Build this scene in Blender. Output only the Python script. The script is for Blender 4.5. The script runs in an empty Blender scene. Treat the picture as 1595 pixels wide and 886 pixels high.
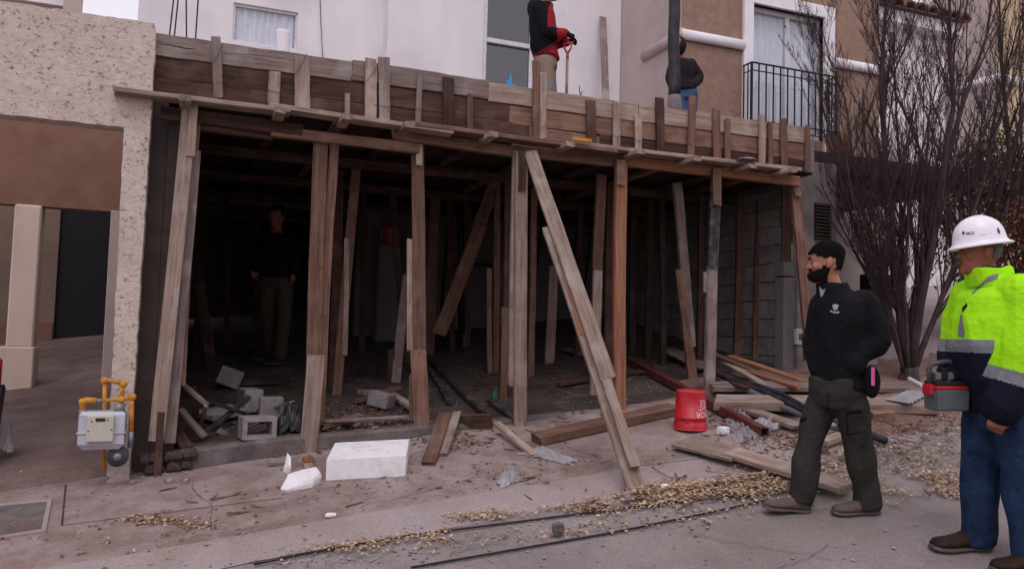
import bpy, bmesh, math, random
from mathutils import Vector, Matrix, noise, Euler
from math import radians, sin, cos, pi, hypot, atan2, sqrt, exp
random.seed(7)
S = bpy.context.scene
COL = S.collection
# ------------------------------------------------------------------ camera
CAMZ = 2.1
FPX = 1250.0
yaw, pitch, roll = radians(20.96), radians(3.5), radians(1.59)
FWD = Vector((sin(yaw)*cos(pitch), cos(yaw)*cos(pitch), sin(pitch)))
_r = Vector((cos(yaw), -sin(yaw), 0)); _u = _r.cross(FWD)
RT = cos(roll)*_r + sin(roll)*_u
UP = -sin(roll)*_r + cos(roll)*_u
CAM = Vector((0, 0, CAMZ))
cd = bpy.data.cameras.new('camera'); cam = bpy.data.objects.new('camera', cd); COL.objects.link(cam)
cam.matrix_world = Matrix.Translation(CAM) @ Matrix((RT, UP, -FWD)).transposed().to_4x4()
cd.sensor_width = 36; cd.lens = 36*FPX/1595; cd.clip_end = 3000; cd.clip_start = 0.05
S.camera = cam
S.render.resolution_x = 1024; S.render.resolution_y = 568
# ------------------------------------------------------------------ light
SUN_EL, SUN_AZ = radians(58), radians(200)     # azimuth from +Y, clockwise: behind the viewer, a little to the left
w = bpy.data.worlds.new('World'); S.world = w; w.use_nodes = True
nt = w.node_tree; nt.nodes.clear()
sky = nt.nodes.new('ShaderNodeTexSky'); sky.sky_type = 'NISHITA'; sky.sun_disc = False
sky.sun_elevation = SUN_EL; sky.sun_rotation = SUN_AZ; sky.dust_density = 4; sky.air_density = 1.0
hs = nt.nodes.new('ShaderNodeHueSaturation'); hs.inputs['Saturation'].default_value = 0.22
mx = nt.nodes.new('ShaderNodeMix'); mx.data_type = 'RGBA'; mx.blend_type = 'MULTIPLY'; mx.inputs[0].default_value = 1
mx.inputs[7].default_value = (1.03, 0.93, 1.03, 1)
bg = nt.nodes.new('ShaderNodeBackground'); bg.inputs[1].default_value = 0.13
wo = nt.nodes.new('ShaderNodeOutputWorld')
nt.links.new(sky.outputs[0], hs.inputs['Color']); nt.links.new(hs.outputs[0], mx.inputs[6])
ov = nt.nodes.new('ShaderNodeMix'); ov.data_type = 'RGBA'; ov.inputs[0].default_value = .72      # even cloud cover over the sky
ov.inputs[7].default_value = (5.9, 5.55, 6.2, 1); nt.links.new(mx.outputs[2], ov.inputs[6])
nt.links.new(ov.outputs[2], bg.inputs[0]); nt.links.new(bg.outputs[0], wo.inputs[0])
sd = bpy.data.lights.new('sun', 'SUN'); sd.energy = 0.5; sd.angle = radians(30); sd.color = (1, .94, .93)
sun = bpy.data.objects.new('sun', sd); COL.objects.link(sun)
sun.rotation_euler = Vector((sin(SUN_AZ)*cos(SUN_EL), cos(SUN_AZ)*cos(SUN_EL), sin(SUN_EL))).to_track_quat('Z', 'Y').to_euler()
S.view_settings.view_transform = 'Standard'; S.view_settings.look = 'None'
S.view_settings.exposure = 0.42; S.view_settings.gamma = 1
S.cycles.max_bounces = 5
# ------------------------------------------------------------------ rays from photograph pixels
def ray(x, y): return FWD + RT*((x-797.5)/FPX) - UP*((y-443)/FPX)
def aD(x, y, d): return CAM + ray(x, y)*d
def aY(x, y, Y): r = ray(x, y); return CAM + r*(Y/r.y)
def aX(x, y, X): r = ray(x, y); return CAM + r*(X/r.x)
def aZ(x, y, Z): r = ray(x, y); return CAM + r*((Z-CAMZ)/r.z)
def dep(p): return (p-CAM).dot(FWD)
def clampf(v, a, b): return max(a, min(b, v))
def smooth(a, b, v): t = clampf((v-a)/(b-a), 0, 1); return t*t*(3-2*t)
K1, K2, FE = 5.15, 4.78, 6.58
def gz(x, y):
    X = clampf(x, -9, 16); Y = clampf(y, -14, 17)
    z = .0134 + .11707763*X + .15096496*Y
    z += .09*math.exp(-((x-5.2)/.9)**2-((y-4.9)/.55)**2)          # soil heap by the tree
    return z
def G(x, y):
    r = ray(x, y); t = 5.0
    for _ in range(40):
        p = CAM + r*t
        t += (p.z-gz(p.x, p.y))/(-(r.z) + .117*r.x+.151*r.y)*.8
    return CAM + r*t
# ------------------------------------------------------------------ materials
def lin(c): return (c[0], c[1], c[2], 1)
def mk(name, c1, c2, scale=(6, 6, 6), rough=.85, bump=.2, bscale=None, stain=None, stainscale=2.0, stainamt=.5, var=.0, metal=0, det=6, spec=.3, lo=.35, hi=.65, rnd=False, bdist=.01, speck=None, speckscale=24, speckt=.63):
    m = bpy.data.materials.new(name); m.use_nodes = True; t = m.node_tree; n = t.nodes; L = t.links
    b = n['Principled BSDF']; b.inputs['Roughness'].default_value = rough; b.inputs['Metallic'].default_value = metal
    b.inputs['Specular IOR Level'].default_value = spec
    tc = n.new('ShaderNodeTexCoord'); src = tc.outputs['Object']
    oi = n.new('ShaderNodeObjectInfo')
    if rnd:
        cm = n.new('ShaderNodeVectorMath'); cm.operation = 'MULTIPLY_ADD'
        L.new(oi.outputs['Random'], cm.inputs[0]); cm.inputs[1].default_value = (37, 91, 53); L.new(src, cm.inputs[2]); src = cm.outputs[0]
    mp = n.new('ShaderNodeMapping'); mp.inputs['Scale'].default_value = scale; L.new(src, mp.inputs[0])
    nz = n.new('ShaderNodeTexNoise'); nz.inputs['Scale'].default_value = 1; nz.inputs['Detail'].default_value = det; nz.inputs['Roughness'].default_value = .65
    L.new(mp.outputs[0], nz.inputs['Vector'])
    mr = n.new('ShaderNodeMapRange'); mr.inputs[1].default_value = lo; mr.inputs[2].default_value = hi; L.new(nz.outputs[0], mr.inputs[0])
    mix = n.new('ShaderNodeMix'); mix.data_type = 'RGBA'; L.new(mr.outputs[0], mix.inputs[0]); mix.inputs[6].default_value = lin(c1); mix.inputs[7].default_value = lin(c2)
    col = mix.outputs[2]
    if stain:
        n2 = n.new('ShaderNodeTexNoise'); n2.inputs['Scale'].default_value = stainscale; n2.inputs['Detail'].default_value = 5; L.new(src, n2.inputs['Vector'])
        m2 = n.new('ShaderNodeMapRange'); m2.inputs[1].default_value = .5; m2.inputs[2].default_value = .7; m2.inputs[4].default_value = stainamt; L.new(n2.outputs[0], m2.inputs[0])
        x2 = n.new('ShaderNodeMix'); x2.data_type = 'RGBA'; L.new(m2.outputs[0], x2.inputs[0]); L.new(col, x2.inputs[6]); x2.inputs[7].default_value = lin(stain); col = x2.outputs[2]
    if speck:
        n4 = n.new('ShaderNodeTexNoise'); n4.inputs['Scale'].default_value = speckscale; n4.inputs['Detail'].default_value = 4; n4.inputs['Roughness'].default_value = .7; L.new(src, n4.inputs['Vector'])
        m4 = n.new('ShaderNodeMapRange'); m4.inputs[1].default_value = speckt; m4.inputs[2].default_value = speckt+.05; m4.inputs[4].default_value = .8; L.new(n4.outputs[0], m4.inputs[0])
        x4 = n.new('ShaderNodeMix'); x4.data_type = 'RGBA'; L.new(m4.outputs[0], x4.inputs[0]); L.new(col, x4.inputs[6]); x4.inputs[7].default_value = lin(speck); col = x4.outputs[2]
    if var:
        h = n.new('ShaderNodeHueSaturation'); r = n.new('ShaderNodeMapRange'); r.inputs[3].default_value = 1-var; r.inputs[4].default_value = 1+var
        L.new(oi.outputs['Random'], r.inputs[0]); L.new(r.outputs[0], h.inputs['Value']); L.new(col, h.inputs['Color']); col = h.outputs[0]
    L.new(col, b.inputs['Base Color'])
    if bump:
        bp = n.new('ShaderNodeBump'); bp.inputs['Strength'].default_value = bump; bp.inputs['Distance'].default_value = bdist
        if bscale:
            n3 = n.new('ShaderNodeTexNoise'); n3.inputs['Scale'].default_value = bscale; n3.inputs['Detail'].default_value = 6; L.new(src, n3.inputs['Vector']); L.new(n3.outputs[0], bp.inputs['Height'])
        else: L.new(nz.outputs[0], bp.inputs['Height'])
        L.new(bp.outputs[0], b.inputs['Normal'])
    return m
WS = (38, 38, 2.2)
M = {}
M['w_pale'] = mk('wood_pale', (.175, .122, .098), (.355, .262, .212), WS, .9, .5, None, (.40, .35, .32), 5, .6, .22, rnd=True, speck=(.10, .06, .045), speckt=.66)
M['w_grey'] = mk('wood_grey', (.13, .096, .083), (.26, .20, .178), WS, .9, .5, None, (.38, .35, .33), 4, .6, .22, rnd=True, speck=(.07, .05, .045), speckt=.66)
M['w_brown'] = mk('wood_brown', (.10, .052, .036), (.225, .125, .088), WS, .85, .5, None, (.27, .18, .14), 5, .55, .25, rnd=True, speck=(.045, .02, .015), speckt=.64)
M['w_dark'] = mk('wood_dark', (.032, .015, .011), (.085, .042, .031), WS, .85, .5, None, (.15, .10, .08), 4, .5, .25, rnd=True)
M['w_orange'] = mk('wood_orange', (.17, .072, .038), (.33, .155, .085), WS, .8, .4, None, (.22, .12, .08), 6, .5, .1, rnd=True)
M['w_char'] = mk('wood_char', (.012, .011, .012), (.04, .035, .035), WS, .8, .6, None, (.16, .15, .15), 9, .5, .1, rnd=True)
M['stucco'] = None
M['white'] = mk('white_paint', (.70, .67, .685), (.78, .755, .765), (2.5, 2.5, .5), .85, .25, 45, (.56, .51, .53), .9, .6)
M['white_trim'] = mk('white_trim', (.76, .74, .76), (.84, .82, .84), (3, 3, 3), .6, .05, 60)
M['brown_stucco'] = mk('brown_stucco', (.245, .155, .115), (.33, .22, .165), (9, 9, 9), .95, .7, 45, (.22, .14, .105), 1.7, .6)
M['side_beige'] = mk('beige_plaster', (.42, .34, .32), (.52, .43, .41), (1.2, 1.2, 1.2), .9, .2, 60, (.38, .30, .29), .6, .5)
M['yellow'] = mk('yellow_plaster', (.50, .385, .24), (.58, .46, .30), (1, 1, 1), .9, .25, 50, (.42, .32, .22), .8, .5)
M['terra'] = mk('terracotta_plaster', (.19, .10, .068), (.25, .14, .095), (2.5, 2.5, 2.5), .9, .25, 40, (.15, .08, .055), 1.2, .4)
M['beige'] = mk('cream_plaster', (.66, .52, .43), (.74, .60, .50), (2, 2, 2), .85, .15, 50, (.45, .34, .28), 2, .5)
M['conc'] = mk('concrete', (.19, .165, .16), (.29, .255, .25), (5, 5, 5), .92, .5, 60, (.12, .10, .10), 2.2, .7)
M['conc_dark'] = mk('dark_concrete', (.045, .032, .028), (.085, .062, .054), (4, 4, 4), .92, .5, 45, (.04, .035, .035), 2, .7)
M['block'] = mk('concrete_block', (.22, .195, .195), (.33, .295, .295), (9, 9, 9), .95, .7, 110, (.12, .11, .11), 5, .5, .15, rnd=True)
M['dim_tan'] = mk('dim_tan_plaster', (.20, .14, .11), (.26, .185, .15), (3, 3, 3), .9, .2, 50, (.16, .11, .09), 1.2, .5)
M['slabedge'] = mk('dirty_slab_edge', (.09, .075, .075), (.17, .145, .14), (7, 7, 7), .92, .8, 40, (.13, .085, .07), 3, .8)
M['mortar'] = mk('mortar', (.13, .12, .12), (.18, .165, .165), (20, 20, 20), .95, .5)
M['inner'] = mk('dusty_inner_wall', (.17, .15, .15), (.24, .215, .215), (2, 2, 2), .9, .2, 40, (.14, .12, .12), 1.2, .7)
M['steel'] = mk('black_steel', (.012, .012, .014), (.03, .028, .03), (20, 20, 20), .5, .1, metal=.3)
M['rust'] = mk('rusty_steel', (.045, .03, .028), (.10, .06, .05), (30, 30, 30), .8, .3)
M['redsteel'] = mk('red_primer_steel', (.09, .02, .018), (.15, .036, .03), (14, 14, 14), .6, .2, None, (.12, .06, .05), 8, .6)
M['soffit'] = mk('formply', (.03, .018, .014), (.06, .036, .028), (3, 20, 3), .85, .2, None, (.05, .04, .035), 2, .5)  # ceiling colour lowered to paint in the carport's darkness
def flat(name, c, rough=.6, metal=0, bump=0, bs=60, spec=.3, var=.12):
    return mk(name, tuple(v*(1-var) for v in c), tuple(min(1, v*(1+var)) for v in c), (25, 25, 25), rough, bump, bs, metal=metal, spec=spec)
M['foam'] = mk('styrofoam', (.74, .73, .75), (.82, .81, .84), (25, 25, 25), .7, .4, 120, (.55, .50, .48), 9, .55, speck=(.40, .36, .34), speckscale=60, speckt=.70)
M['red'] = mk('red_plastic', (.44, .010, .018), (.54, .016, .026), (14, 14, 14), .42, .08, 40, (.42, .07, .07), 11, .5, spec=.45)
M['redin'] = flat('red_plastic_worn', (.55, .10, .12), .5)
M['ink'] = flat('white_print', (.78, .62, .70), .6)
M['yel_pipe'] = mk('yellow_pipe_paint', (.48, .20, .02), (.60, .27, .03), (20, 20, 20), .55, .3, 60, (.20, .10, .05), 18, .6)
M['meter'] = mk('meter_enamel', (.44, .45, .52), (.50, .51, .58), (14, 14, 14), .5, .1, 40, (.34, .30, .29), 9, .5)
M['meter_panel'] = flat('meter_panel', (.50, .48, .40), .5, var=.05)
M['lcd'] = flat('dark_display', (.03, .03, .03), .3)
M['galv'] = flat('galvanised', (.22, .23, .25), .5, .5)
M['darkgrey'] = flat('dark_grey_casting', (.07, .075, .085), .6, .2)
M['skin'] = flat('skin', (.36, .155, .10), .55, 0, .1, 150, var=.06)
M['skin2'] = flat('skin_tanned', (.27, .095, .06), .55, 0, .1, 150, var=.06)
M['hair'] = mk('black_hair', (.003, .0025, .0025), (.010, .008, .008), (120, 120, 120), .95, .6, bdist=.003, spec=.1)
M['hairgrey'] = mk('grey_hair', (.04, .04, .04), (.14, .13, .13), (150, 150, 150), .7, .8, bdist=.004)
M['lip'] = flat('lip', (.26, .09, .07), .5)
M['eye'] = flat('eye', (.22, .18, .16), .2); M['iris'] = flat('iris', (.02, .012, .01), .2)
def cloth(name, c, rough=.92, bs=320, var=.1, bump=.25): return mk(name, tuple(v*(1-var) for v in c), tuple(v*(1+var) for v in c), (9, 9, 9), rough, .55, 17, spec=.12, bdist=.03)
M['black_cloth'] = cloth('black_fleece', (.0085, .0085, .011))
M['green_pants'] = cloth('dark_olive_cotton', (.035, .034, .030))
M['jeans'] = cloth('blue_denim', (.017, .034, .078), var=.4)
M['hivis'] = cloth('lime_hivis', (.36, .82, .012), .75, var=.04)
M['navy'] = cloth('navy_cloth', (.008, .010, .020))
M['reflect'] = cloth('reflective_tape', (.19, .20, .22), .45)
M['shoe'] = cloth('taupe_suede', (.115, .088, .075)); M['boot'] = cloth('dark_brown_leather', (.03, .018, .014), .6)
M['sole'] = flat('sole', (.10, .085, .08), .8)
M['redjacket'] = cloth('red_jacket', (.30, .016, .024)); M['khaki'] = cloth('khaki_cotton', (.24, .185, .135))
M['bluescarf'] = cloth('blue_scarf', (.03, .08, .22)); M['palejeans'] = cloth('dusty_denim', (.06, .10, .19))
M['greyshirt'] = cloth('grey_shirt', (.32, .33, .35)); M['glove'] = cloth('black_glove', (.008, .008, .009))
M['pink'] = flat('pink_tag', (.75, .12, .36), .6)
M['hat'] = flat('white_hard_hat', (.80, .78, .82), .3, var=.02, spec=.5)
M['hatprint'] = flat('dark_print', (.05, .05, .08), .6)
M['darkcloth'] = cloth('charcoal_hoodie', (.022, .018, .018))
M['greyplastic'] = flat('grey_tool_plastic', (.10, .115, .125), .45)
M['blackplastic'] = flat('black_plastic', (.018, .018, .02), .45)
M['blueplastic'] = flat('blue_plastic', (.05, .26, .46), .4)
M['greenglass'] = flat('green_bottle', (.02, .10, .05), .15)
M['bark'] = mk('bark', (.028, .019, .019), (.075, .052, .05), (14, 14, 4), .95, .8, None, (.12, .10, .10), 6, .3)
M['twig'] = mk('twig_bark', (.03, .019, .02), (.065, .042, .043), (14, 14, 4), .95, .4)
M['leaf_red'] = mk('russet_leaf', (.07, .022, .016), (.16, .05, .03), (9, 9, 9), .8, .2)
M['leaf_green'] = mk('dark_green_leaf', (.02, .035, .014), (.06, .075, .03), (5, 5, 5), .8, .2)
M['leaf_gold'] = mk('dry_golden_leaf', (.28, .16, .085), (.58, .385, .225), (45, 45, 45), .85, .3)
def per_island(m, lo=.55, hi=1.35):
    t = m.node_tree; n = t.nodes; L = t.links; b = n['Principled BSDF']; old = b.inputs['Base Color'].links[0].from_socket
    g_ = n.new('ShaderNodeNewGeometry'); r = n.new('ShaderNodeMapRange'); r.inputs[3].default_value = lo; r.inputs[4].default_value = hi; L.new(g_.outputs['Random Per Island'], r.inputs[0])
    h = n.new('ShaderNodeHueSaturation'); L.new(r.outputs[0], h.inputs['Value']); L.new(old, h.inputs['Color'])
    r3 = n.new('ShaderNodeMapRange'); r3.inputs[3].default_value = 1.15; r3.inputs[4].default_value = .6; L.new(g_.outputs['Random Per Island'], r3.inputs[0]); L.new(r3.outputs[0], h.inputs['Saturation']); L.new(h.outputs[0], b.inputs['Base Color'])
per_island(M['leaf_gold'], .55, 1.2)
M['leaf_brown'] = mk('dry_brown_leaf', (.10, .055, .035), (.26, .16, .11), (45, 45, 45), .85, .3)
per_island(M['leaf_brown']); per_island(M['leaf_green'], .5, 1.6)
M['stone'] = mk('pebble', (.16, .13, .125), (.36, .32, .31), (7, 7, 7), .9, .4)
M['tile'] = mk('clay_tile', (.14, .07, .055), (.22, .11, .085), (9, 9, 9), .9, .3, var=.2, rnd=True)
M['curtain'] = cloth('curtain', (.72, .73, .78), bump=.05, var=.03)
M['frame_alu'] = flat('white_frame', (.62, .62, .65), .4)
M['darkroom'] = flat('dark_room', (.02, .02, .024), .9)
M['slate'] = flat('slate_blue_glass_backing', (.10, .105, .13), .6)
M['sheet'] = mk('corrugated_fibre_sheet', (.22, .215, .225), (.33, .32, .33), (6, 6, 6), .8, .2)
M['rope'] = flat('cement_crust', (.17, .155, .16), .9, 0, .5, 80)
M['rubber'] = mk('black_rubber', (.012, .012, .017), (.035, .034, .042), (12, 12, 3), .6, .25, None, (.07, .07, .08), 7, .5)
def glass(name, tint, gl=.10, fac=.5):
    m = bpy.data.materials.new(name); m.use_nodes = True; t = m.node_tree; n = t.nodes; n.clear(); L = t.links
    o = n.new('ShaderNodeOutputMaterial'); a = n.new('ShaderNodeBsdfTransparent'); a.inputs[0].default_value = lin(tint)
    g = n.new('ShaderNodeBsdfGlossy'); g.inputs['Roughness'].default_value = .03
    fr = n.new('ShaderNodeMath'); fr.operation = 'POWER'; fr.inputs[1].default_value = 4; lw = n.new('ShaderNodeLayerWeight'); lw.inputs[0].default_value = .5; L.new(lw.outputs['Facing'], fr.inputs[0])
    x = n.new('ShaderNodeMixShader'); ad = n.new('ShaderNodeMath'); ad.operation = 'ADD'; ad.inputs[1].default_value = gl
    L.new(fr.outputs[0], ad.inputs[0]); L.new(ad.outputs[0], x.inputs[0]); L.new(a.outputs[0], x.inputs[1]); L.new(g.outputs[0], x.inputs[2]); L.new(x.outputs[0], o.inputs[0])
    return m
M['glass'] = glass('window_glass', (.97, .98, .99), .06); M['glass2'] = glass('tinted_glass', (.5, .5, .55), .12)
def plastic_film():
    m = bpy.data.materials.new('plastic_film'); m.use_nodes = True; t = m.node_tree; n = t.nodes; L = t.links
    b = n['Principled BSDF']; b.inputs['Base Color'].default_value = (.42, .40, .43, 1); b.inputs['Roughness'].default_value = .35
    o = n['Material Output']; a = n.new('ShaderNodeBsdfTransparent'); x = n.new('ShaderNodeMixShader'); x.inputs[0].default_value = .62
    L.new(a.outputs[0], x.inputs[1]); L.new(b.outputs[0], x.inputs[2]); L.new(x.outputs[0], o.inputs[0]); return m
M['film'] = plastic_film()
def stucco():
    m = mk('rough_stucco', (.52, .43, .375), (.62, .53, .465), (9, 9, 9), .95, 0, None, (.44, .34, .30), 1.5, .5)
    t = m.node_tree; n = t.nodes; L = t.links; b = n['Principled BSDF']
    tc = n.new('ShaderNodeTexCoord'); n1 = n.new('ShaderNodeTexNoise'); n1.inputs['Scale'].default_value = 34; n1.inputs['Detail'].default_value = 7; n1.inputs['Roughness'].default_value = .7
    mp = n.new('ShaderNodeMapping'); mp.inputs['Scale'].default_value = (1, 1, 1.25); L.new(tc.outputs['Object'], mp.inputs[0]); L.new(mp.outputs[0], n1.inputs['Vector'])
    n2 = n.new('ShaderNodeTexNoise'); n2.inputs['Scale'].default_value = 26; n2.inputs['Detail'].default_value = 8; n2.inputs['Roughness'].default_value = .82; n2.inputs['Distortion'].default_value = .3; L.new(mp.outputs[0], n2.inputs['Vector'])
    r = n.new('ShaderNodeMapRange'); r.inputs[1].default_value = .30; r.inputs[2].default_value = .42; L.new(n2.outputs[0], r.inputs[0])
    mu = n.new('ShaderNodeMath'); mu.operation = 'MULTIPLY'; mu.inputs[1].default_value = 2.0; L.new(r.outputs[0], mu.inputs[0])
    ad = n.new('ShaderNodeMath'); L.new(mu.outputs[0], ad.inputs[0]); L.new(n1.outputs[0], ad.inputs[1])
    bp = n.new('ShaderNodeBump'); bp.inputs['Strength'].default_value = .9; bp.inputs['Distance'].default_value = .014; L.new(ad.outputs[0], bp.inputs['Height']); L.new(bp.outputs[0], b.inputs['Normal'])
    old = b.inputs['Base Color'].links[0].from_socket
    x = n.new('ShaderNodeMix'); x.data_type = 'RGBA'; L.new(r.outputs[0], x.inputs[0]); x.inputs[6].default_value = (.33, .25, .205, 1); L.new(old, x.inputs[7]); L.new(x.outputs[2], b.inputs['Base Color'])
    return m
M['stucco'] = stucco()
# ------------------------------------------------------------------ mesh builder
class MB:
    def __init__(s): s.v = []; s.f = []
    def add(s, vs, fs):
        o = len(s.v); s.v += [Vector(v) for v in vs]; s.f += [tuple(i+o for i in f) for f in fs]; return s
    def box(s, a, b):
        x0, y0, z0 = a; x1, y1, z1 = b
        if x0 > x1: x0, x1 = x1, x0
        if y0 > y1: y0, y1 = y1, y0
        if z0 > z1: z0, z1 = z1, z0
        return s.add([(x0,y0,z0),(x1,y0,z0),(x1,y1,z0),(x0,y1,z0),(x0,y0,z1),(x1,y0,z1),(x1,y1,z1),(x0,y1,z1)],
              [(0,3,2,1),(4,5,6,7),(0,1,5,4),(1,2,6,5),(2,3,7,6),(3,0,4,7)])
    def loft(s, rings, closed=True, cap=True):
        n = len(rings[0]); vs = [p for r in rings for p in r]; fs = []
        for i in range(len(rings)-1):
            for j in range(n if closed else n-1):
                k = (j+1) % n
                fs.append((i*n+j, i*n+k, (i+1)*n+k, (i+1)*n+j))
        if cap and closed:
            fs.append(tuple(reversed(range(n)))); fs.append(tuple((len(rings)-1)*n+j for j in range(n)))
        return s.add(vs, fs)
    def tube(s, pts, rad, n=8, flatness=1.0, side=None, cap=True):
        pts = [Vector(p) for p in pts]; rings = []
        if not isinstance(rad, (list, tuple)): rad = [rad]*len(pts)
        ref = Vector(side) if side is not None else None
        prev = None
        for i, p in enumerate(pts):
            d = (pts[min(i+1, len(pts)-1)]-pts[max(i-1, 0)]).normalized()
            if prev is None:
                a = ref if ref is not None else (Vector((0, 0, 1)) if abs(d.z) < .9 else Vector((1, 0, 0)))
            else: a = prev
            u = (a - d*a.dot(d)).normalized(); v = d.cross(u); prev = u
            rings.append([p+(u*cos(2*pi*k/n)*rad[i]+v*sin(2*pi*k/n)*rad[i]*flatness) for k in range(n)])
        return s.loft(rings, cap=cap)
    def ell(s, c, r, rot=None, n=12, m=8):
        c = Vector(c); vs = []; fs = []
        for i in range(m+1):
            th = pi*i/m
            for j in range(n):
                ph = 2*pi*j/n; p = Vector((sin(th)*cos(ph)*r[0], sin(th)*sin(ph)*r[1], cos(th)*r[2]))
                if rot is not None: p = rot @ p
                vs.append(c+p)
        for i in range(m):
            for j in range(n):
                k = (j+1) % n; fs.append((i*n+j, (i+1)*n+j, (i+1)*n+k, i*n+k))
        return s.add(vs, fs)
    def mesh(s, name, off=Vector((0, 0, 0)), smooth=False):
        me = bpy.data.meshes.new(name); me.from_pydata([tuple(v-off) for v in s.v], [], s.f); me.update()
        if smooth:
            for p in me.polygons: p.use_smooth = True
        return me
def link(name, me, mat=None, parent=None, loc=None):
    o = bpy.data.objects.new(name, me); COL.objects.link(o)
    if mat is not None and me is not None and not me.materials: me.materials.append(mat)
    if parent is not None: o.parent = parent
    if loc is not None: o.location = loc
    return o
def tag(o, label, cat, group=None):
    o['label'] = label; o['category'] = cat
    if group: o['group'] = group
    return o
def thing(name, label, cat, loc=(0, 0, 0), group=None):
    o = bpy.data.objects.new(name, None); COL.objects.link(o); o.location = loc; o.empty_display_size = .1
    return tag(o, label, cat, group)
def part(name, mb, mat, parent, smooth=False, kind=None, label=None):
    # parents are unrotated, so the offset is the sum of their locations
    off = Vector((0, 0, 0)); q = parent
    while q is not None: off += q.location; q = q.parent
    o = link(name, mb.mesh(name, off, smooth), mat, parent)
    if kind: o['kind'] = kind
    if label: o['label'] = label
    return o
def solo(name, mb, mat, label, cat, smooth=False, group=None, base=None):
    base = Vector(base) if base is not None else Vector((sum(v.x for v in mb.v)/len(mb.v), sum(v.y for v in mb.v)/len(mb.v), min(v.z for v in mb.v)))
    o = link(name, mb.mesh(name, base, smooth), mat, None, base); return tag(o, label, cat, group)
def structure(name, mb, mat, smooth=False):
    o = link(name, mb.mesh(name, Vector((0, 0, 0)), smooth), mat); o['kind'] = 'structure'; return o
# ---- a sawn stick of wood: local Z runs along its grain
def stick_mesh(L, w, t, seg=5, bow=.004, jag=.012, taper=1.0, rs=None):
    R = rs or random; vs = []; fs = []; b = min(w, t)*.12
    prof = [(-w/2+b, -t/2), (w/2-b, -t/2), (w/2, -t/2+b), (w/2, t/2-b), (w/2-b, t/2), (-w/2+b, t/2), (-w/2, t/2-b), (-w/2, -t/2+b)]
    bx, by = R.uniform(-bow, bow), R.uniform(-bow, bow)
    for i in range(seg+1):
        f = i/seg; z = f*L; ox = bx*sin(pi*f)*L + R.uniform(-1, 1)*w*.015; oy = by*sin(pi*f)*L; k = 1+(taper-1)*f + R.uniform(-.025, .025)
        for (x, y) in prof:
            jz = (R.uniform(-jag, jag) if i in (0, seg) else 0)
            vs.append((x*k+ox+R.uniform(-.0012, .0012), y+oy+R.uniform(-.0012, .0012), z+jz))
    for i in range(seg):
        for j in range(8):
            k = (j+1) % 8; fs.append((i*8+j, i*8+k, (i+1)*8+k, (i+1)*8+j))
    fs.append(tuple(reversed(range(8)))); fs.append(tuple(seg*8+j for j in range(8)))
    me = bpy.data.meshes.new('stick'); me.from_pydata(vs, [], fs); me.update(); return me
def stick(name, p0, p1, w, t, mat, parent=None, face=None, **kw):
    """board from p0 to p1; w across the view, t along face direction (default: away from the camera)"""
    p0 = Vector(p0); p1 = Vector(p1); d = p1-p0; L = d.length; d.normalize()
    f = Vector(face) if face is not None else Vector((.15, 1, 0))
    y = (f - d*f.dot(d)).normalized(); x = y.cross(d)
    o = link(name, stick_mesh(L, w, t, **kw), mat, parent)
    off = Vector((0, 0, 0)); q = parent
    while q is not None: off += q.location; q = q.parent
    o.matrix_local = Matrix.Translation(p0-off) @ Matrix((x, y, d)).transposed().to_4x4()
    return o
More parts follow.
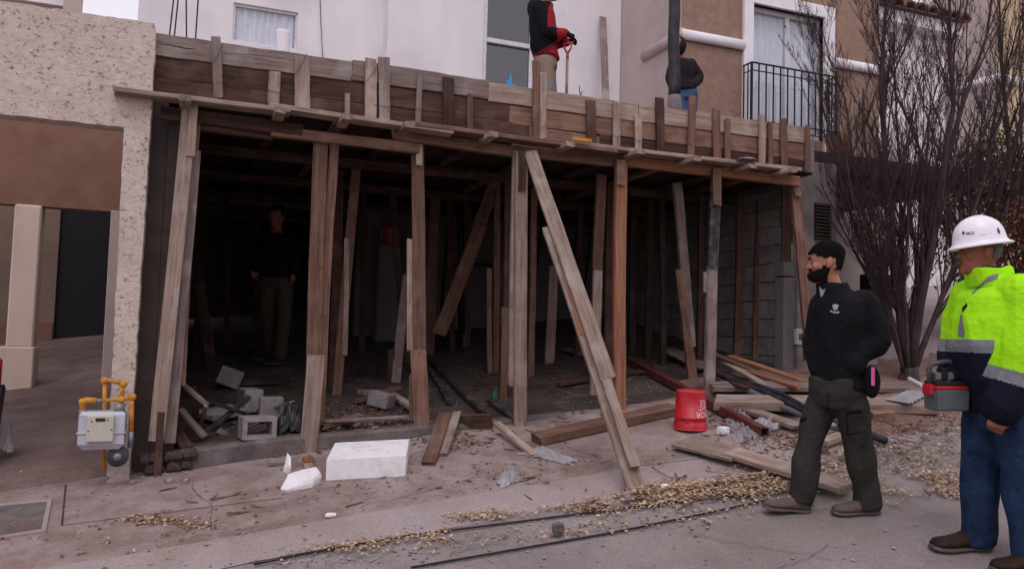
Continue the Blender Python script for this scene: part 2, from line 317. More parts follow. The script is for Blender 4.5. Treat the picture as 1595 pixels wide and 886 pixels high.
# ------------------------------------------------------------------ ground
def drape(x0, x1, Ya, Yb, dx, ny, off):
    mb = MB(); nx = max(2, int((x1-x0)/dx)); vs = []; fs = []
    for i in range(nx+1):
        x = x0+(x1-x0)*i/nx
        for j in range(ny+1):
            f = j/ny; y = Ya(x)*(1-f)+Yb(x)*f
            vs.append((x, y, gz(x, y)+off(x, y)))
    for i in range(nx):
        for j in range(ny):
            a = i*(ny+1)+j; fs.append((a, a+ny+1, a+ny+2, a+1))
    return mb.add(vs, fs)
def nzz(x, y, s, o=0): return noise.noise(Vector((x*s+o, y*s, o)))
def ground_mat(name, c1, c2, c3, c4, sc, bump, extra=0):
    m = mk(name, c1, c2, (sc, sc, sc), .93, 0, None, c3, .9, .75, det=8, lo=.38, hi=.62)
    t = m.node_tree; n = t.nodes; L = t.links; b = n['Principled BSDF']; old = b.inputs['Base Color'].links[0].from_socket
    tc = n.new('ShaderNodeTexCoord')
    v = n.new('ShaderNodeTexNoise'); v.inputs['Scale'].default_value = 2.6; v.inputs['Detail'].default_value = 9; v.inputs['Roughness'].default_value = .72; v.inputs['Distortion'].default_value = .4; L.new(tc.outputs['Object'], v.inputs['Vector'])
    r = n.new('ShaderNodeMapRange'); r.inputs[1].default_value = .5; r.inputs[2].default_value = .66; r.inputs[4].default_value = .8; L.new(v.outputs[0], r.inputs[0])
    x = n.new('ShaderNodeMix'); x.data_type = 'RGBA'; L.new(r.outputs[0], x.inputs[0]); L.new(old, x.inputs[6]); x.inputs[7].default_value = lin(c4)
    s = n.new('ShaderNodeTexNoise'); s.inputs['Scale'].default_value = 95; s.inputs['Detail'].default_value = 8; s.inputs['Roughness'].default_value = .85; L.new(tc.outputs['Object'], s.inputs['Vector'])
    r2 = n.new('ShaderNodeMapRange'); r2.inputs[1].default_value = .3; r2.inputs[2].default_value = .7; r2.inputs[3].default_value = .45; r2.inputs[4].default_value = 1.5; L.new(s.outputs[0], r2.inputs[0])
    h = n.new('ShaderNodeHueSaturation'); L.new(r2.outputs[0], h.inputs['Value']); L.new(x.outputs[2], h.inputs['Color']); L.new(h.outputs[0], b.inputs['Base Color'])
    bp = n.new('ShaderNodeBump'); bp.inputs['Strength'].default_value = bump; bp.inputs['Distance'].default_value = .012
    ad = n.new('ShaderNodeMath'); L.new(s.outputs[0], ad.inputs[0]); L.new(v.outputs[0], ad.inputs[1]); L.new(ad.outputs[0], bp.inputs['Height']); L.new(bp.outputs[0], b.inputs['Normal'])
    return m
M['walk'] = ground_mat('dusty_pavement', (.245, .175, .155), (.36, .285, .265), (.195, .125, .105), (.39, .325, .305), 4.2, .8)
M['kerb'] = ground_mat('kerb_concrete', (.30, .245, .235), (.36, .305, .295), (.25, .19, .17), (.33, .265, .25), 3, .35)
M['road'] = ground_mat('street_concrete', (.255, .215, .205), (.34, .30, .29), (.205, .16, .145), (.30, .25, .235), 3.6, .8)
M['soil'] = ground_mat('red_brown_soil', (.20, .11, .088), (.285, .18, .15), (.15, .08, .065), (.31, .215, .185), 5, 1.0)
M['cfloor'] = ground_mat('dirty_shaded_slab', (.06, .042, .038), (.105, .078, .07), (.035, .024, .022), (.135, .105, .10), 4.5, 1.0)  # carport gloom is put into the floor's colour, on top of dirt
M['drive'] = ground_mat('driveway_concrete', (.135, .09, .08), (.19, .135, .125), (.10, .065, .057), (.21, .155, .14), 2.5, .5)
M['pad'] = ground_mat('pale_driveway', (.30, .25, .24), (.36, .31, .30), (.26, .21, .20), (.34, .29, .28), 1.5, .3)
xs = [-400, -200, -90, -40, -20, -9]+[-9+i*.8 for i in range(1, 32)]+[17, 25, 45, 90, 200, 400]
ys = [-400, -200, -90, -40, -20, -14]+[-14+i*.8 for i in range(1, 39)]+[18, 25, 45, 90, 200, 400]
g = MB(); g.add([(x, y, gz(x, y)-.06) for x in xs for y in ys], [(i*len(ys)+j, (i+1)*len(ys)+j, (i+1)*len(ys)+j+1, i*len(ys)+j+1) for i in range(len(xs)-1) for j in range(len(ys)-1)])
structure('ground', g, M['soil'], True)
def k2(x): return K2 + .04*nzz(x, 0, .9) + (.0 if x < 2.2 else -.1*smooth(2.2, 3.2, x))
def k1(x): return K1 + .015*nzz(x, 3, 2)
structure('street', drape(-9, 16, lambda x: -6, k2, .12, 100, lambda x, y: .004+.006*nzz(x, y, 1.3)+.002*nzz(x, y, 7)), M['road'], True)
structure('kerb', drape(-9, 16, k2, k1, .06, 8, lambda x, y: .006+.022*smooth(K2, K1, y)+.003*nzz(x, y, 5)), M['kerb'], True)
def walkoff(x, y): return .030+.006*nzz(x, y, 1.7)+.003*nzz(x, y, 9)-.012*exp(-((y-k1(x))/.01)**2)
structure('pavement', drape(-9, 7, k1, lambda x: 6.62, .045, 34, walkoff), M['walk'], True)
def soiloff(x, y):
    e = 4.05+.35*nzz(x, y, 1.2, 4)+.25*max(0, (6-y))
    return -.03+.085*smooth(e, e+.8, x)*(1-.75*smooth(5.2, 4.5, y))*smooth(4.3, 4.75, y+.1*nzz(x, y, 2.2))+.016*nzz(x, y, 3.2)+.012*nzz(x, y, 9)+.006*nzz(x, y, 22)
structure('soil', drape(3.6, 12, lambda x: 4.3, lambda x: 7.1, .045, 68, soiloff), M['soil'], True)
structure('side_driveway', drape(6.18, 16, lambda x: 6.75+.1*nzz(x, 2, 1.5), lambda x: 16, .2, 40, lambda x, y: .05+.03*smooth(6.7, 7.1, y)), M['pad'], True)
def flooroff(x, y): return .03+.12*(1-smooth(.2, 3.2, x))+.012*nzz(x, y, 2.1)+.006*nzz(x, y, 8)
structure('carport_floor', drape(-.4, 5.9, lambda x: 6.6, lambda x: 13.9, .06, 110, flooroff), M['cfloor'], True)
structure('left_driveway', drape(-9, -.43, lambda x: 6.605, lambda x: 13.2, .2, 40, lambda x, y: .028+.07*smooth(6.6, 6.75, y)+.004*nzz(x, y, 3)), M['drive'], True)
# ---- building helpers
def wallgrid(xb, zb, holes, y0, y1, axis='Y'):
    """wall between y0 (front) and y1 with rectangular holes; xb, zb break lists; holes = set of (i, j) cells"""
    mb = MB(); nx, nz_ = len(xb)-1, len(zb)-1
    P = (lambda x, y, z: (x, y, z)) if axis == 'Y' else (lambda x, y, z: (y, x, z))
    for i in range(nx):
        for j in range(nz_):
            if (i, j) in holes: continue
            a, b, c, d = xb[i], xb[i+1], zb[j], zb[j+1]
            for y in (y0, y1): mb.add([P(a, y, c), P(b, y, c), P(b, y, d), P(a, y, d)], [(0, 1, 2, 3)])
            for (di, dj, q) in ((-1, 0, [(a, c), (a, d)]), (1, 0, [(b, c), (b, d)]), (0, -1, [(a, c), (b, c)]), (0, 1, [(a, d), (b, d)])):
                ii, jj = i+di, j+dj
                if ii < 0 or jj < 0 or ii >= nx or jj >= nz_ or (ii, jj) in holes:
                    (u0, v0), (u1, v1) = q; mb.add([P(u0, y0, v0), P(u1, y0, v1), P(u1, y1, v1), P(u0, y1, v0)], [(0, 1, 2, 3)])
    return mb
def prism(pts, y0, y1):
    n = len(pts); mb = MB()
    return mb.add([(x, y0, z) for x, z in pts]+[(x, y1, z) for x, z in pts], [tuple(range(n)), tuple(reversed(range(n, 2*n)))]+[(i, (i+1) % n, (i+1) % n+n, i+n) for i in range(n)])
def rough(pts, st=.05, am=.004):
    out = []
    for i in range(len(pts)):
        a, b = Vector(pts[i]), Vector(pts[(i+1) % len(pts)]); k = max(1, int((b-a).length/st))
        if (b-a).length > 3 and False: k = 1
        for j in range(k):
            p = a.lerp(b, j/k); out.append((p.x+random.uniform(-am, am), p.y+random.uniform(-am, am)))
    return out
def B(a, b): return MB().box(a, b)
def bbox(a, b, bev=.01):
    """box with chamfered vertical and horizontal edges"""
    x0, y0, z0 = (min(a[i], b[i]) for i in range(3)); x1, y1, z1 = (max(a[i], b[i]) for i in range(3)); e = bev
    def ring(k, z): return [(x0+k+e, y0+k, z), (x1-k-e, y0+k, z), (x1-k, y0+k+e, z), (x1-k, y1-k-e, z), (x1-k-e, y1-k, z), (x0+k+e, y1-k, z), (x0+k, y1-k-e, z), (x0+k, y0+k+e, z)]
    return MB().loft([ring(e, z0), ring(0, z0+e), ring(0, z1-e), ring(e, z1)])
# ------------------------------------------------------------------ left stucco house
LH = thing('stucco_house', 'rough cream stucco house front with open carport at the left edge', 'house', (-2.5, 6.6, gz(-2.5, 6.6)))
YL = 6.47
xr = aY(226, 300, YL).x; xl = aY(192, 300, YL).x; zt = aY(250, 38, YL).z; zl = aY(197, 199, YL).z
fw = rough([(-6, zt-.02), (-6, zl+.02), (xl-.02, zl), (xl, 1.0), (xl, .25), (xr, .25), (xr, 2.0), (xr+.012, zt-.07), (xr+.005, zt)])
part('front_wall', prism(fw, YL, YL+.17), M['stucco'], LH)
yi = 9.86; zb = aY(100, 324, yi).z
part('ceiling', B((-6, YL+.171, 4.2), (xr-.03, 7.9, 4.32)), M['beige'], LH)
part('inner_lintel', B((-6, yi, zb), (xr-.03, yi+.18, 5.25)), M['terra'], LH)
a, b = aY(24, 330, yi), aY(66, 330, yi); zc = aY(28, 540, yi).z
col = part('column', bbox((a.x, yi-.06, zc), (b.x, yi+.2, zb), .015), M['beige'], LH)
part('column_base', bbox((a.x-.05, yi-.09, gz(a.x, yi)), (b.x+.02, yi+.22, zc+.003), .012), M['beige'], LH)
a = aY(174, 330, yi); part('inner_post', bbox((a.x, yi-.08, gz(a.x, yi)), (a.x+.11, yi+.1, zb), .008), M['side_beige'], LH)
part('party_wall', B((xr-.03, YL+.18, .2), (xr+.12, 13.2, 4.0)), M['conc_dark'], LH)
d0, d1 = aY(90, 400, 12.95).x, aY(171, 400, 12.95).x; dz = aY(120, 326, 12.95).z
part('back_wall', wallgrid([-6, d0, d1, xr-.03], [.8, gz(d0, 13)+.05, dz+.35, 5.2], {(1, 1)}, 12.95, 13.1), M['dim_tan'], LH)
part('skirting', B((d0-1.2, 12.925, gz(d0, 13)), (d0-.01, 12.949, gz(d0, 13)+.32)), M['terra'], LH)
dd = part('door', B((d0, 13.0, gz(d0, 13)), (d1, 13.04, dz+.349)), M['darkroom'], LH)
# upper storey bits over the parapet
a, b = aY(-90, 0, 10), aY(97, 13, 10); part('upper_wall', B((a.x, 10, 4.3), (b.x, 10.2, b.z)), M['side_beige'], LH)
part('upper_cornice', B((a.x, 9.93, b.z), (b.x+.03, 10.25, b.z+.10)), M['white'], LH)
part('upper_cornice_band', B((a.x, 9.96, b.z+.10), (b.x, 10.2, b.z+.9)), M['conc'], LH)  # plain concrete band above the cornice
a, b = aY(99, 0, 9.8), aY(127, 18, 9.8); part('chimney_post', B((a.x, 9.8, 4.5), (b.x, 9.857, 7.6)), M['side_beige'], LH)
# ------------------------------------------------------------------ white house
WH = thing('white_house', 'white painted two storey house rising behind the timber formwork', 'house', (2.5, 11.2, gz(2.5, 11.2)))
Y1, Y2 = 11.3, 10.9
x0 = aY(215, 20, Y1).x; xc = aY(604, 50, Y2).x; xe = 5.88
a, b = aY(364, 6, Y1), aY(462, 79, Y1)
part('left_wall', wallgrid([x0, a.x, b.x, xc], [3.9, b.z, a.z+.02, 9], {(1, 1)}, Y1, Y1+.2), M['white'], WH)
wf = MB()
for (p, q) in (((a.x, Y1+.03, b.z), (b.x, Y1+.1, b.z+.035)), ((a.x, Y1+.03, a.z-.015), (b.x, Y1+.1, a.z+.02)), ((a.x, Y1+.03, b.z+.035), (a.x+.03, Y1+.1, a.z-.015)), ((b.x-.03, Y1+.03, b.z+.035), (b.x, Y1+.1, a.z-.015))): wf.box(p, q)
wn = part('window', wf, M['frame_alu'], WH)
def curtain(xa, xb, y, za, zb_, n=40, amp=.02, seed=0):
    mb = MB(); vs = []
    for i in range(n+1):
        x = xa+(xb-xa)*i/n; yy = y+amp*sin(i*1.35+seed+1.2*sin(i*.31))
        vs += [(x, yy, za), (x, yy, zb_)]
    return mb.add(vs, [(2*i, 2*i+2, 2*i+3, 2*i+1) for i in range(n)])
part('pane', B((a.x+.03, Y1+.06, b.z+.035), (b.x-.03, Y1+.066, a.z-.015)), M['glass'], wn)
part('curtain', curtain(a.x, b.x, Y1+.10, b.z, a.z), M['curtain'], wn)
part('room_back', B((a.x-.1, Y1+.5, b.z-.1), (b.x+.1, Y1+.52, a.z+.1)), M['darkroom'], wn)
a, b = aY(754, 0, Y2), aY(829, 150, Y2)
zwt = 7.6; zwb = 4.15
part('right_wall', wallgrid([xc, a.x, b.x, xe], [3.9, zwb, zwt, 9], {(1, 1)}, Y2, Y2+.18), M['white'], WH)
part('wall_return', B((xc, Y2+.181, 3.9), (xc+.15, Y1-.003, 9)), M['white'], WH)
wf = MB(); zr = aY(790, 67, Y2).z
for (p, q) in (((a.x, Y2+.03, zwb), (a.x+.07, Y2+.1, zwt)), ((b.x-.05, Y2+.03, zwb), (b.x, Y2+.1, zwt)), ((a.x+.07, Y2+.03, zwb), (b.x-.05, Y2+.1, zwb+.06)), ((a.x+.07, Y2+.03, zwt-.06), (b.x-.05, Y2+.1, zwt)), ((a.x+.07, Y2+.0, zr-.03), (b.x-.05, Y2+.1, zr+.035))): wf.box(p, q)
wn = part('window', wf, M['frame_alu'], WH)
part('pane', B((a.x+.07, Y2+.06, zwb+.06), (b.x-.05, Y2+.066, zr-.03)), M['glass2'], wn)
part('pane', B((a.x+.07, Y2+.06, zr+.035), (b.x-.05, Y2+.066, zwt-.06)), M['glass2'], wn)
part('curtain', curtain(a.x, b.x, Y2+.2, zwb, zwt, 26, .015, 2), M['slate'], wn)
xd = aY(330, 400, 11.2).x; xd1 = aY(556, 400, 11.2).x; xd2 = aY(955, 400, 11.2).x
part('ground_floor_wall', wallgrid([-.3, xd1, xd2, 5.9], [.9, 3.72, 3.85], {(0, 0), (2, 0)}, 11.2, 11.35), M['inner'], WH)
part('passage_wall', B((-.3, 13.6, .8), (xd1, 13.7, 3.85)), M['conc_dark'], WH)  # passage faces coloured dark to put the doorway's shade into them
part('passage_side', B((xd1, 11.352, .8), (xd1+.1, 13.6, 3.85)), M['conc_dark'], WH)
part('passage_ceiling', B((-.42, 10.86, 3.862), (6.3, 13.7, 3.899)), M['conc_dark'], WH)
part('dark_bay_panel', B((xd2+.001, 11.26, .9), (5.9, 11.3, 3.719)), M['steel'], WH)  # black panel put in so the right bay reads as dark
part('cable', MB().tube([aY(498, -20, Y1-.02), aY(500, 40, Y1-.02), aY(503, 96, Y1-.02), aY(504, 130, Y1-.02)], .006, 6), M['conc'], WH)
# ------------------------------------------------------------------ brown house on the right
RH = thing('brown_house', 'brown stucco house with white trimmed balcony window and white moulding', 'house', (7.5, 9.2, gz(7.5, 9.2)))
YR = 9.2; XR0 = 5.9; xR1 = aY(1369, 60, YR).x
a, b = aY(1171, 10, YR), aY(1282, 14, YR); zwb = aY(1170, 205, YR).z; zwt = aY(1228, 18, YR).z
part('front_wall', wallgrid([XR0, a.x, b.x, xR1], [4.1, zwb, zwt, 9], {(1, 1)}, YR, YR+.2), M['brown_stucco'], RH)
part('side_wall', B((XR0-.012, YR+.012, 3.861), (XR0+.15, 11.3, 9)), M['side_beige'], RH)
o_, i_ = aY(1156, 60, YR).x, aY(1297, 60, YR).x
tr = MB()
for (p, q) in (((o_, YR-.05, 4.12), (a.x, YR+.06, zwt)), ((b.x, YR-.05, 4.12), (i_, YR+.06, zwt)), ((o_, YR-.05, zwt), (i_, YR+.06, zwt+.17))): tr.box(p, q)
part('window_trim', tr, M['white_trim'], RH)
wf = MB(); xm = aY(1225, 60, YR+.1).x
for (p, q) in (((a.x, YR+.08, zwb), (a.x+.05, YR+.15, zwt)), ((b.x-.05, YR+.08, zwb), (b.x, YR+.15, zwt)), ((a.x+.05, YR+.08, zwt-.06), (b.x-.05, YR+.15, zwt)), ((xm-.035, YR+.08, zwb), (xm+.035, YR+.15, zwt-.06))): wf.box(p, q)
wn = part('window', wf, M['frame_alu'], RH)
part('pane', B((a.x+.05, YR+.11, zwb), (xm-.035, YR+.116, zwt-.06)), M['glass'], wn)
part('pane', B((xm+.035, YR+.12, zwb), (b.x-.05, YR+.126, zwt-.06)), M['glass'], wn)
part('curtain', curtain(a.x, b.x, YR+.165, zwb, zwt, 60, .022, 1), M['curtain'], wn)
# half-round moulding, returning round the corner
def mould(pts, r, mat, parent, n=10):
    return part('moulding', MB().tube(pts, r, n, .7, (0, 0, 1)), mat, parent, True)
zm = aY(1100, 60, YR-.03).z
mould([(XR0-.02, YR-.03, zm), (XR0+.4, YR-.03, zm), (o_+.01, YR-.03, zm)], .075, M['white_trim'], RH)
mould([(XR0-.02, YR-.05, zm), (XR0-.02, YR+.3, zm), (XR0-.02, aX(1003, 75, XR0-.02).y, zm)], .085, M['side_beige'], RH)
mould([(i_, YR-.03, zm), (xR1-.3, YR-.03, zm), (xR1+.02, YR-.03, zm)], .075, M['white_trim'], RH)
# balcony railing
yb = YR-.24; p0 = aY(1171, 97, yb); p1 = aY(1302, 122, yb); zt_ = p0.z; zb_ = aY(1171, 187, yb).z; zm_ = aY(1171, 109, yb).z
rl = MB().tube([(p0.x, YR-.05, zt_), (p0.x, yb, zt_), (p1.x, yb, zt_), (p1.x, YR-.05, zt_)], .014, 4)
BR = part('balcony_railing', rl, M['steel'], RH)
for z in (zm_, zb_, zb_-.1): part('rail', MB().tube([(p0.x, YR-.05, z), (p0.x, yb, z), (p1.x, yb, z), (p1.x, YR-.05, z)], .009, 4), M['steel'], BR)
n = 12
for i in range(n+1):
    x = p0.x+(p1.x-p0.x)*i/n
    r = .008 if i not in (0, n) else .014
    part('bar', B((x-r, yb-r, zb_-.1), (x+r, yb+r, zt_)), M['steel'], BR)
for x in (p0.x, p1.x):
    for y in (YR-.16, YR-.07): part('bar', B((x-.007, y-.007, zb_-.1), (x+.007, y+.007, zt_)), M['steel'], BR)
# ground floor of the brown house, its carport slab and the grey pier with the vent
part('lower_wall', wallgrid([6.06, 7.25, 8.45, xR1], [.9, 3.15, 4.098], {(1, 0)}, YR, YR+.2), M['side_beige'], RH)
part('garage_door', B((7.25, YR+.1, 1.0), (8.45, YR+.16, 3.149)), M['brown_stucco'], RH)
ps = aY(1274, 262, 6.95)
part('roof_slab', B((6.06, 6.98, ps.z), (8.7, YR-.003, ps.z+.2)), M['conc_dark'], RH)
px0, px1 = 5.9, aY(1304, 400, 6.9).x
part('pier', bbox((px0+.02, 6.9, gz(6, 6.9)-.1), (px1, 7.2, ps.z+.05), .01), M['conc'], RH)
part('boundary_wall', B((px0+.12, 7.201, gz(6, 6.9)-.1), (px0+.27, YR-.002, ps.z-.003)), M['conc'], RH)
v0, v1 = aY(1271, 315, 6.87), aY(1295, 374, 6.87)
vt = part('vent', B((v0.x, 6.885, v1.z), (v1.x, 6.899, v0.z)), M['darkroom'], RH)
for i in range(11):
    z = v1.z+(v0.z-v1.z)*(i+.5)/11; part('slat', MB().add([(v0.x-.003, 6.86, z-.008), (v1.x, 6.86, z-.008), (v1.x, 6.886, z+.012), (v0.x-.003, 6.886, z+.012), (v0.x-.003, 6.862, z-.014), (v1.x, 6.862, z-.014), (v1.x, 6.888, z+.006), (v0.x-.003, 6.888, z+.006)], [(0,1,2,3),(7,6,5,4),(0,4,5,1),(1,5,6,2),(2,6,7,3),(3,7,4,0)]), M['rust'], vt)
# recessed white wing with a tiled roof
TH = thing('tiled_wing', 'pale house wing with a clay tile eave behind the bare tree', 'house', (11, 11, gz(11, 11)))
YT = 10.9; a = aY(1371, 10, YT); b = aY(1486, 40, YT); ze = aY(1420, 32, YT).z
part('wall', B((xR1-.3, YT, .8), (b.x-.25, YT+.2, ze)), M['white'], TH)
part('fascia', B((xR1-.3, YT-.25, ze-.22), (b.x-.1, YT-.003, ze)), M['white'], TH)
n = 14
base = MB()
for i in range(n):
    x = xR1-.2+(b.x-xR1+.2)*(i+.5)/n; rr = (b.x-xR1)/n*.55
    vs = []; m = 6
    for j in range(2):
        yy = YT-.38+j*1.6; zz = ze+.04+j*.55
        for k in range(m+1): vs.append((x-rr*cos(pi*k/m), yy, zz+rr*sin(pi*k/m)*.9))
    for j in range(2):
        yy = YT-.38+j*1.6; zz = ze+.02+j*.55
        for k in range(m+1): vs.append((x-rr*.8*cos(pi*k/m), yy, zz+rr*sin(pi*k/m)*.7))
    fs = [(k, k+1, k+m+2, k+m+1) for k in range(m)]+[(k+2*m+2, k+3*m+3, k+3*m+4, k+2*m+3) for k in range(m)]+[(k, k+2*m+2, k+2*m+3, k+1) for k in range(m)]
    part('tile', MB().add(vs, fs), M['tile'], TH, True)
part('roof_deck', MB().add([(xR1-.3, YT-.36, ze+.02), (b.x, YT-.36, ze+.02), (b.x, YT+1.2, ze+.57), (xR1-.3, YT+1.2, ze+.57), (xR1-.3, YT-.36, ze+.002), (b.x, YT-.36, ze+.002), (b.x, YT+1.2, ze+.5), (xR1-.3, YT+1.2, ze+.5)], [(0,1,2,3),(7,6,5,4),(0,4,5,1),(1,5,6,2),(2,6,7,3),(3,7,4,0)]), M['tile'], TH)
part('small_window', B((aY(1385, 60, YT).x, YT-.01, aY(1385, 82, YT).z), (aY(1394, 60, YT).x, YT+.001, aY(1385, 50, YT).z)), M['slate'], TH)
YH = thing('yellow_house', 'pale yellow house with a white moulding at the right edge', 'house', (15.5, 12, gz(15.5, 12)))
YY = 12.4; cx = aY(1553, 120, YY)
ya = aX(1447, 100, cx.x).y
part('front_wall', B((cx.x, YY, .8), (22, YY+.2, 12)), M['yellow'], YH)
part('side_wall', MB().add([(cx.x-.003, YY+.01, .8), (cx.x-.003, ya+.5, .8), (cx.x-.003, ya+.5, aX(1440, 20, cx.x).z), (cx.x-.003, YY+.01, 11), (cx.x+.2, YY+.01, .8), (cx.x+.2, ya+.5, .8), (cx.x+.2, ya+.5, aX(1440, 20, cx.x).z), (cx.x+.2, YY+.01, 11)], [(0,1,2,3),(7,6,5,4),(0,4,5,1),(1,5,6,2),(2,6,7,3),(3,7,4,0)]), M['side_beige'], YH)
zq = aY(1555, 122, YY).z
mould([(cx.x, YY-.03, zq), (cx.x+3, YY-.03, zq), (22, YY-.03, zq)], .1, M['white_trim'], YH)
mould([(cx.x-.03, YY-.06, zq), (cx.x-.03, YY+1, zq), (cx.x-.03, aX(1500, 137, cx.x).y, zq)], .1, M['white_trim'], YH)
# ------------------------------------------------------------------ carport walls
CW = thing('block_wall', 'grey concrete block wall down the right side of the unfinished carport', 'wall', (5.9, 9, gz(5.9, 9)))
part('mortar_bed', B((5.895, 6.95, .6), (6.03, 11.19, 3.86)), M['mortar'], CW)
bm_block = None
rs = random.Random(3)
for r in range(12):
    z = 1.32+r*.205
    y = 6.96+(.205 if r % 2 else 0)-.205
    while y < 11.1:
        y0, y1 = max(y, 6.955), min(y+.395, 11.18); dx = rs.uniform(-.004, .004)
        if y1-y0 > .05: part('block', bbox((5.878+dx, y0, z), (5.8945, y1, z+.195), .005), M['block'], CW)
        y += .407
# dark column at the left and the pale post at the right end
solo('concrete_column', bbox((xr+.122, 6.63, .7), (aY(291, 300, 6.63).x, 6.9, 3.70), .01), M['conc_dark'], 'dark rough concrete column at the left mouth of the carport', 'column')
a, b = aY(1221, 500, 6.93), aY(1250, 500, 6.93)
EP = thing('wall_end_post', 'grey plastered wall end carrying a pale outlet box', 'wall end', (a.x, 6.9, gz(5.7, 6.9)))
part('post', bbox((a.x, 6.93, gz(5.7, 6.9)), (5.893, 7.08, aY(1235, 432, 6.93).z), .01), M['mortar'], EP)
part('ledge', bbox((a.x-.008, 6.922, aY(1235, 431, 6.93).z), (5.893, 7.1, aY(1235, 408, 6.93).z), .01), M['mortar'], EP)
part('board', bbox((a.x, 6.96, aY(1235, 407, 6.93).z), (b.x-.03, 6.99, aY(1235, 288, 6.93).z), .004), M['w_dark'], EP)
e0, e1 = aY(1239, 512, 6.9), aY(1250, 537, 6.9)
ob = part('outlet_box', bbox((e0.x, 6.88, e1.z), (e1.x, 6.929, e0.z), .005), M['meter'], EP)
part('outlet_opening', B(((e0.x*.7+e1.x*.3), 6.876, e1.z*.7+e0.z*.3), ((e0.x*.3+e1.x*.7), 6.881, e1.z*.3+e0.z*.7)), M['slate'], ob)
# slab kerb at the mouth of the carport
kb = MB(); nn = 60; rings = []
for i in range(nn+1):
    x = -.16+3.2*i/nn; t_ = gz(x, 6.58)+flooroff(x, 6.6)+.012; j = .012*nzz(x, 1, 6)
    rings.append([(x, 6.52+j, gz(x, 6.55)-.05), (x, 6.525+j, t_-.02+j*.5), (x, 6.545+j, t_+.003), (x, 6.66, t_+.004), (x, 6.66, gz(x, 6.6)-.05)])
kb.loft(rings); structure('slab_edge', kb, M['slabedge'])

# ------------------------------------------------------------------ other side of the street, unseen: houses added to cut low sky light
for i, (xa, xb, h_, mt_, lb) in enumerate(((-22, -7.5, 6.6, 'side_beige', 'added sky-blocking beige two storey house across the street, behind the viewer to the left'), (-7.3, 4.6, 6.9, 'white', 'added sky-blocking white two storey house across the street, directly behind the viewer'), (4.8, 20, 6.5, 'yellow', 'added sky-blocking yellow two storey house across the street, behind the viewer to the right'))):
    zg = gz((xa+xb)/2, -10)-.6; T = thing('house', lb, 'house', ((xa+xb)/2, -10, zg)); m_ = (xa+xb)/2; q = (xb-xa)/8
    xb_ = [xa, m_-2*q, m_-q*.9, m_+q*.9, m_+2*q, xb]; zb_ = [zg-.5, zg+.4, zg+2.5, zg+3.7, zg+5.1, zg+h_]
    part('front_wall', wallgrid(xb_, zb_, {(1, 1), (1, 3), (3, 3), (3, 1)}, -10.3, -10), M[mt_], T)
    part('roof', B((xa, -18, zg+h_), (xb, -9.9, zg+h_+.15)), M['conc'], T)
    for (a_, b_) in ((xb_[1], xb_[2]), (xb_[3], xb_[4])):
        for (c_, d_) in ((zb_[1], zb_[2]), (zb_[3], zb_[4])): part('window', B((a_, -10.2, c_), (b_, -10.15, d_)), M['slate'], T)
# ------------------------------------------------------------------ timber formwork of the new slab
FWK = thing('timber_formwork', 'long timber formwork of stacked boards and stakes edging the new carport roof slab', 'formwork', (2.6, 6.6, 3.8))
YF = 6.60
def board_h(name, pa, pb, ya, w, t, mat, parent=FWK, **k):
    """horizontal board lying along X; pa, pb pixel points of its centre line, in plane ya"""
    a, b = aY(pa[0], pa[1], ya), aY(pb[0], pb[1], ya)
    o = stick(name, a, b, w, t, mat, parent, **k); return o
zt_ = 4.305
rs = random.Random(11)
for row, (z, h, mats) in enumerate(((4.222, .168, ['w_grey', 'w_grey', 'w_pale', 'w_pale']), (4.052, .165, ['w_dark', 'w_dark', 'w_brown', 'w_brown']), (3.905, .12, ['w_dark', 'w_dark', 'w_brown', 'w_dark']))):
    xsb = [-.44, 1.05+row*.3, 2.25+.2*row, 3.75-row*.2, 5.72]
    for i in range(4):
        zz = [0, .012, -.006, .004][i]
        stick('form_board', (xsb[i]+.004, YF-.0+.012*(row == 0)*-1, z+zz+rs.uniform(-.006, .006)), (xsb[i+1]-.004, YF-.012*(row == 0), z+zz+rs.uniform(-.006, .006)), h, .028, M[mats[i]], FWK, seg=10, jag=.006, bow=.001)
# long split in the top left board
part('split', MB().tube([aY(243, 68, YF-.026), aY(262, 70, YF-.0265), aY(290, 76, YF-.0265), aY(318, 78, YF-.026)], [.003, .005, .006, .003], 6, .3), M['w_char'], FWK)
bat = [(340, 58, 150, 15, 'w_grey', -4), (425, 112, 162, 18, 'w_pale', 3), (471, 90, 170, 24, 'w_pale', 0), (541, 146, 176, 8, 'w_grey', 0), (577, 93, 182, 18, 'w_pale', 1), (599, 90, 184, 17, 'w_grey', -1),
 (651, 112, 190, 9, 'w_grey', 3), (699, 122, 196, 17, 'w_dark', -1), (732, 148, 199, 9, 'w_brown', 0), (835, 96, 213, 12, 'w_brown', 0), (846, 115, 215, 11, 'w_pale', 0), (922, 157, 225, 16, 'w_dark', -2),
 (960, 160, 229, 12, 'w_pale', 1), (994, 180, 235, 11, 'w_pale', 0), (1029, 153, 238, 14, 'w_dark', -2), (1076, 150, 243, 12, 'w_brown', 3), (1117, 171, 248, 14, 'w_brown', -2), (1133, 186, 249, 10, 'w_brown', 0),
 (1187, 180, 254, 12, 'w_pale', 0), (1200, 190, 256, 9, 'w_brown', -1), (1222, 186, 260, 12, 'w_brown', -2), (1258, 197, 264, 9, 'w_brown', 0)]
for (x, y0, y1, wpx, mt, tl) in bat:
    yy = 6.555; a, b = aY(x+tl, y0, yy), aY(x, y1+2, yy)
    a.y += 0; w_ = wpx*dep(b)/FPX
    stick('stake', b, a, w_, .022, M[mt], FWK, seg=6, taper=rs.uniform(.9, 1.12), face=(0, 1, 0))
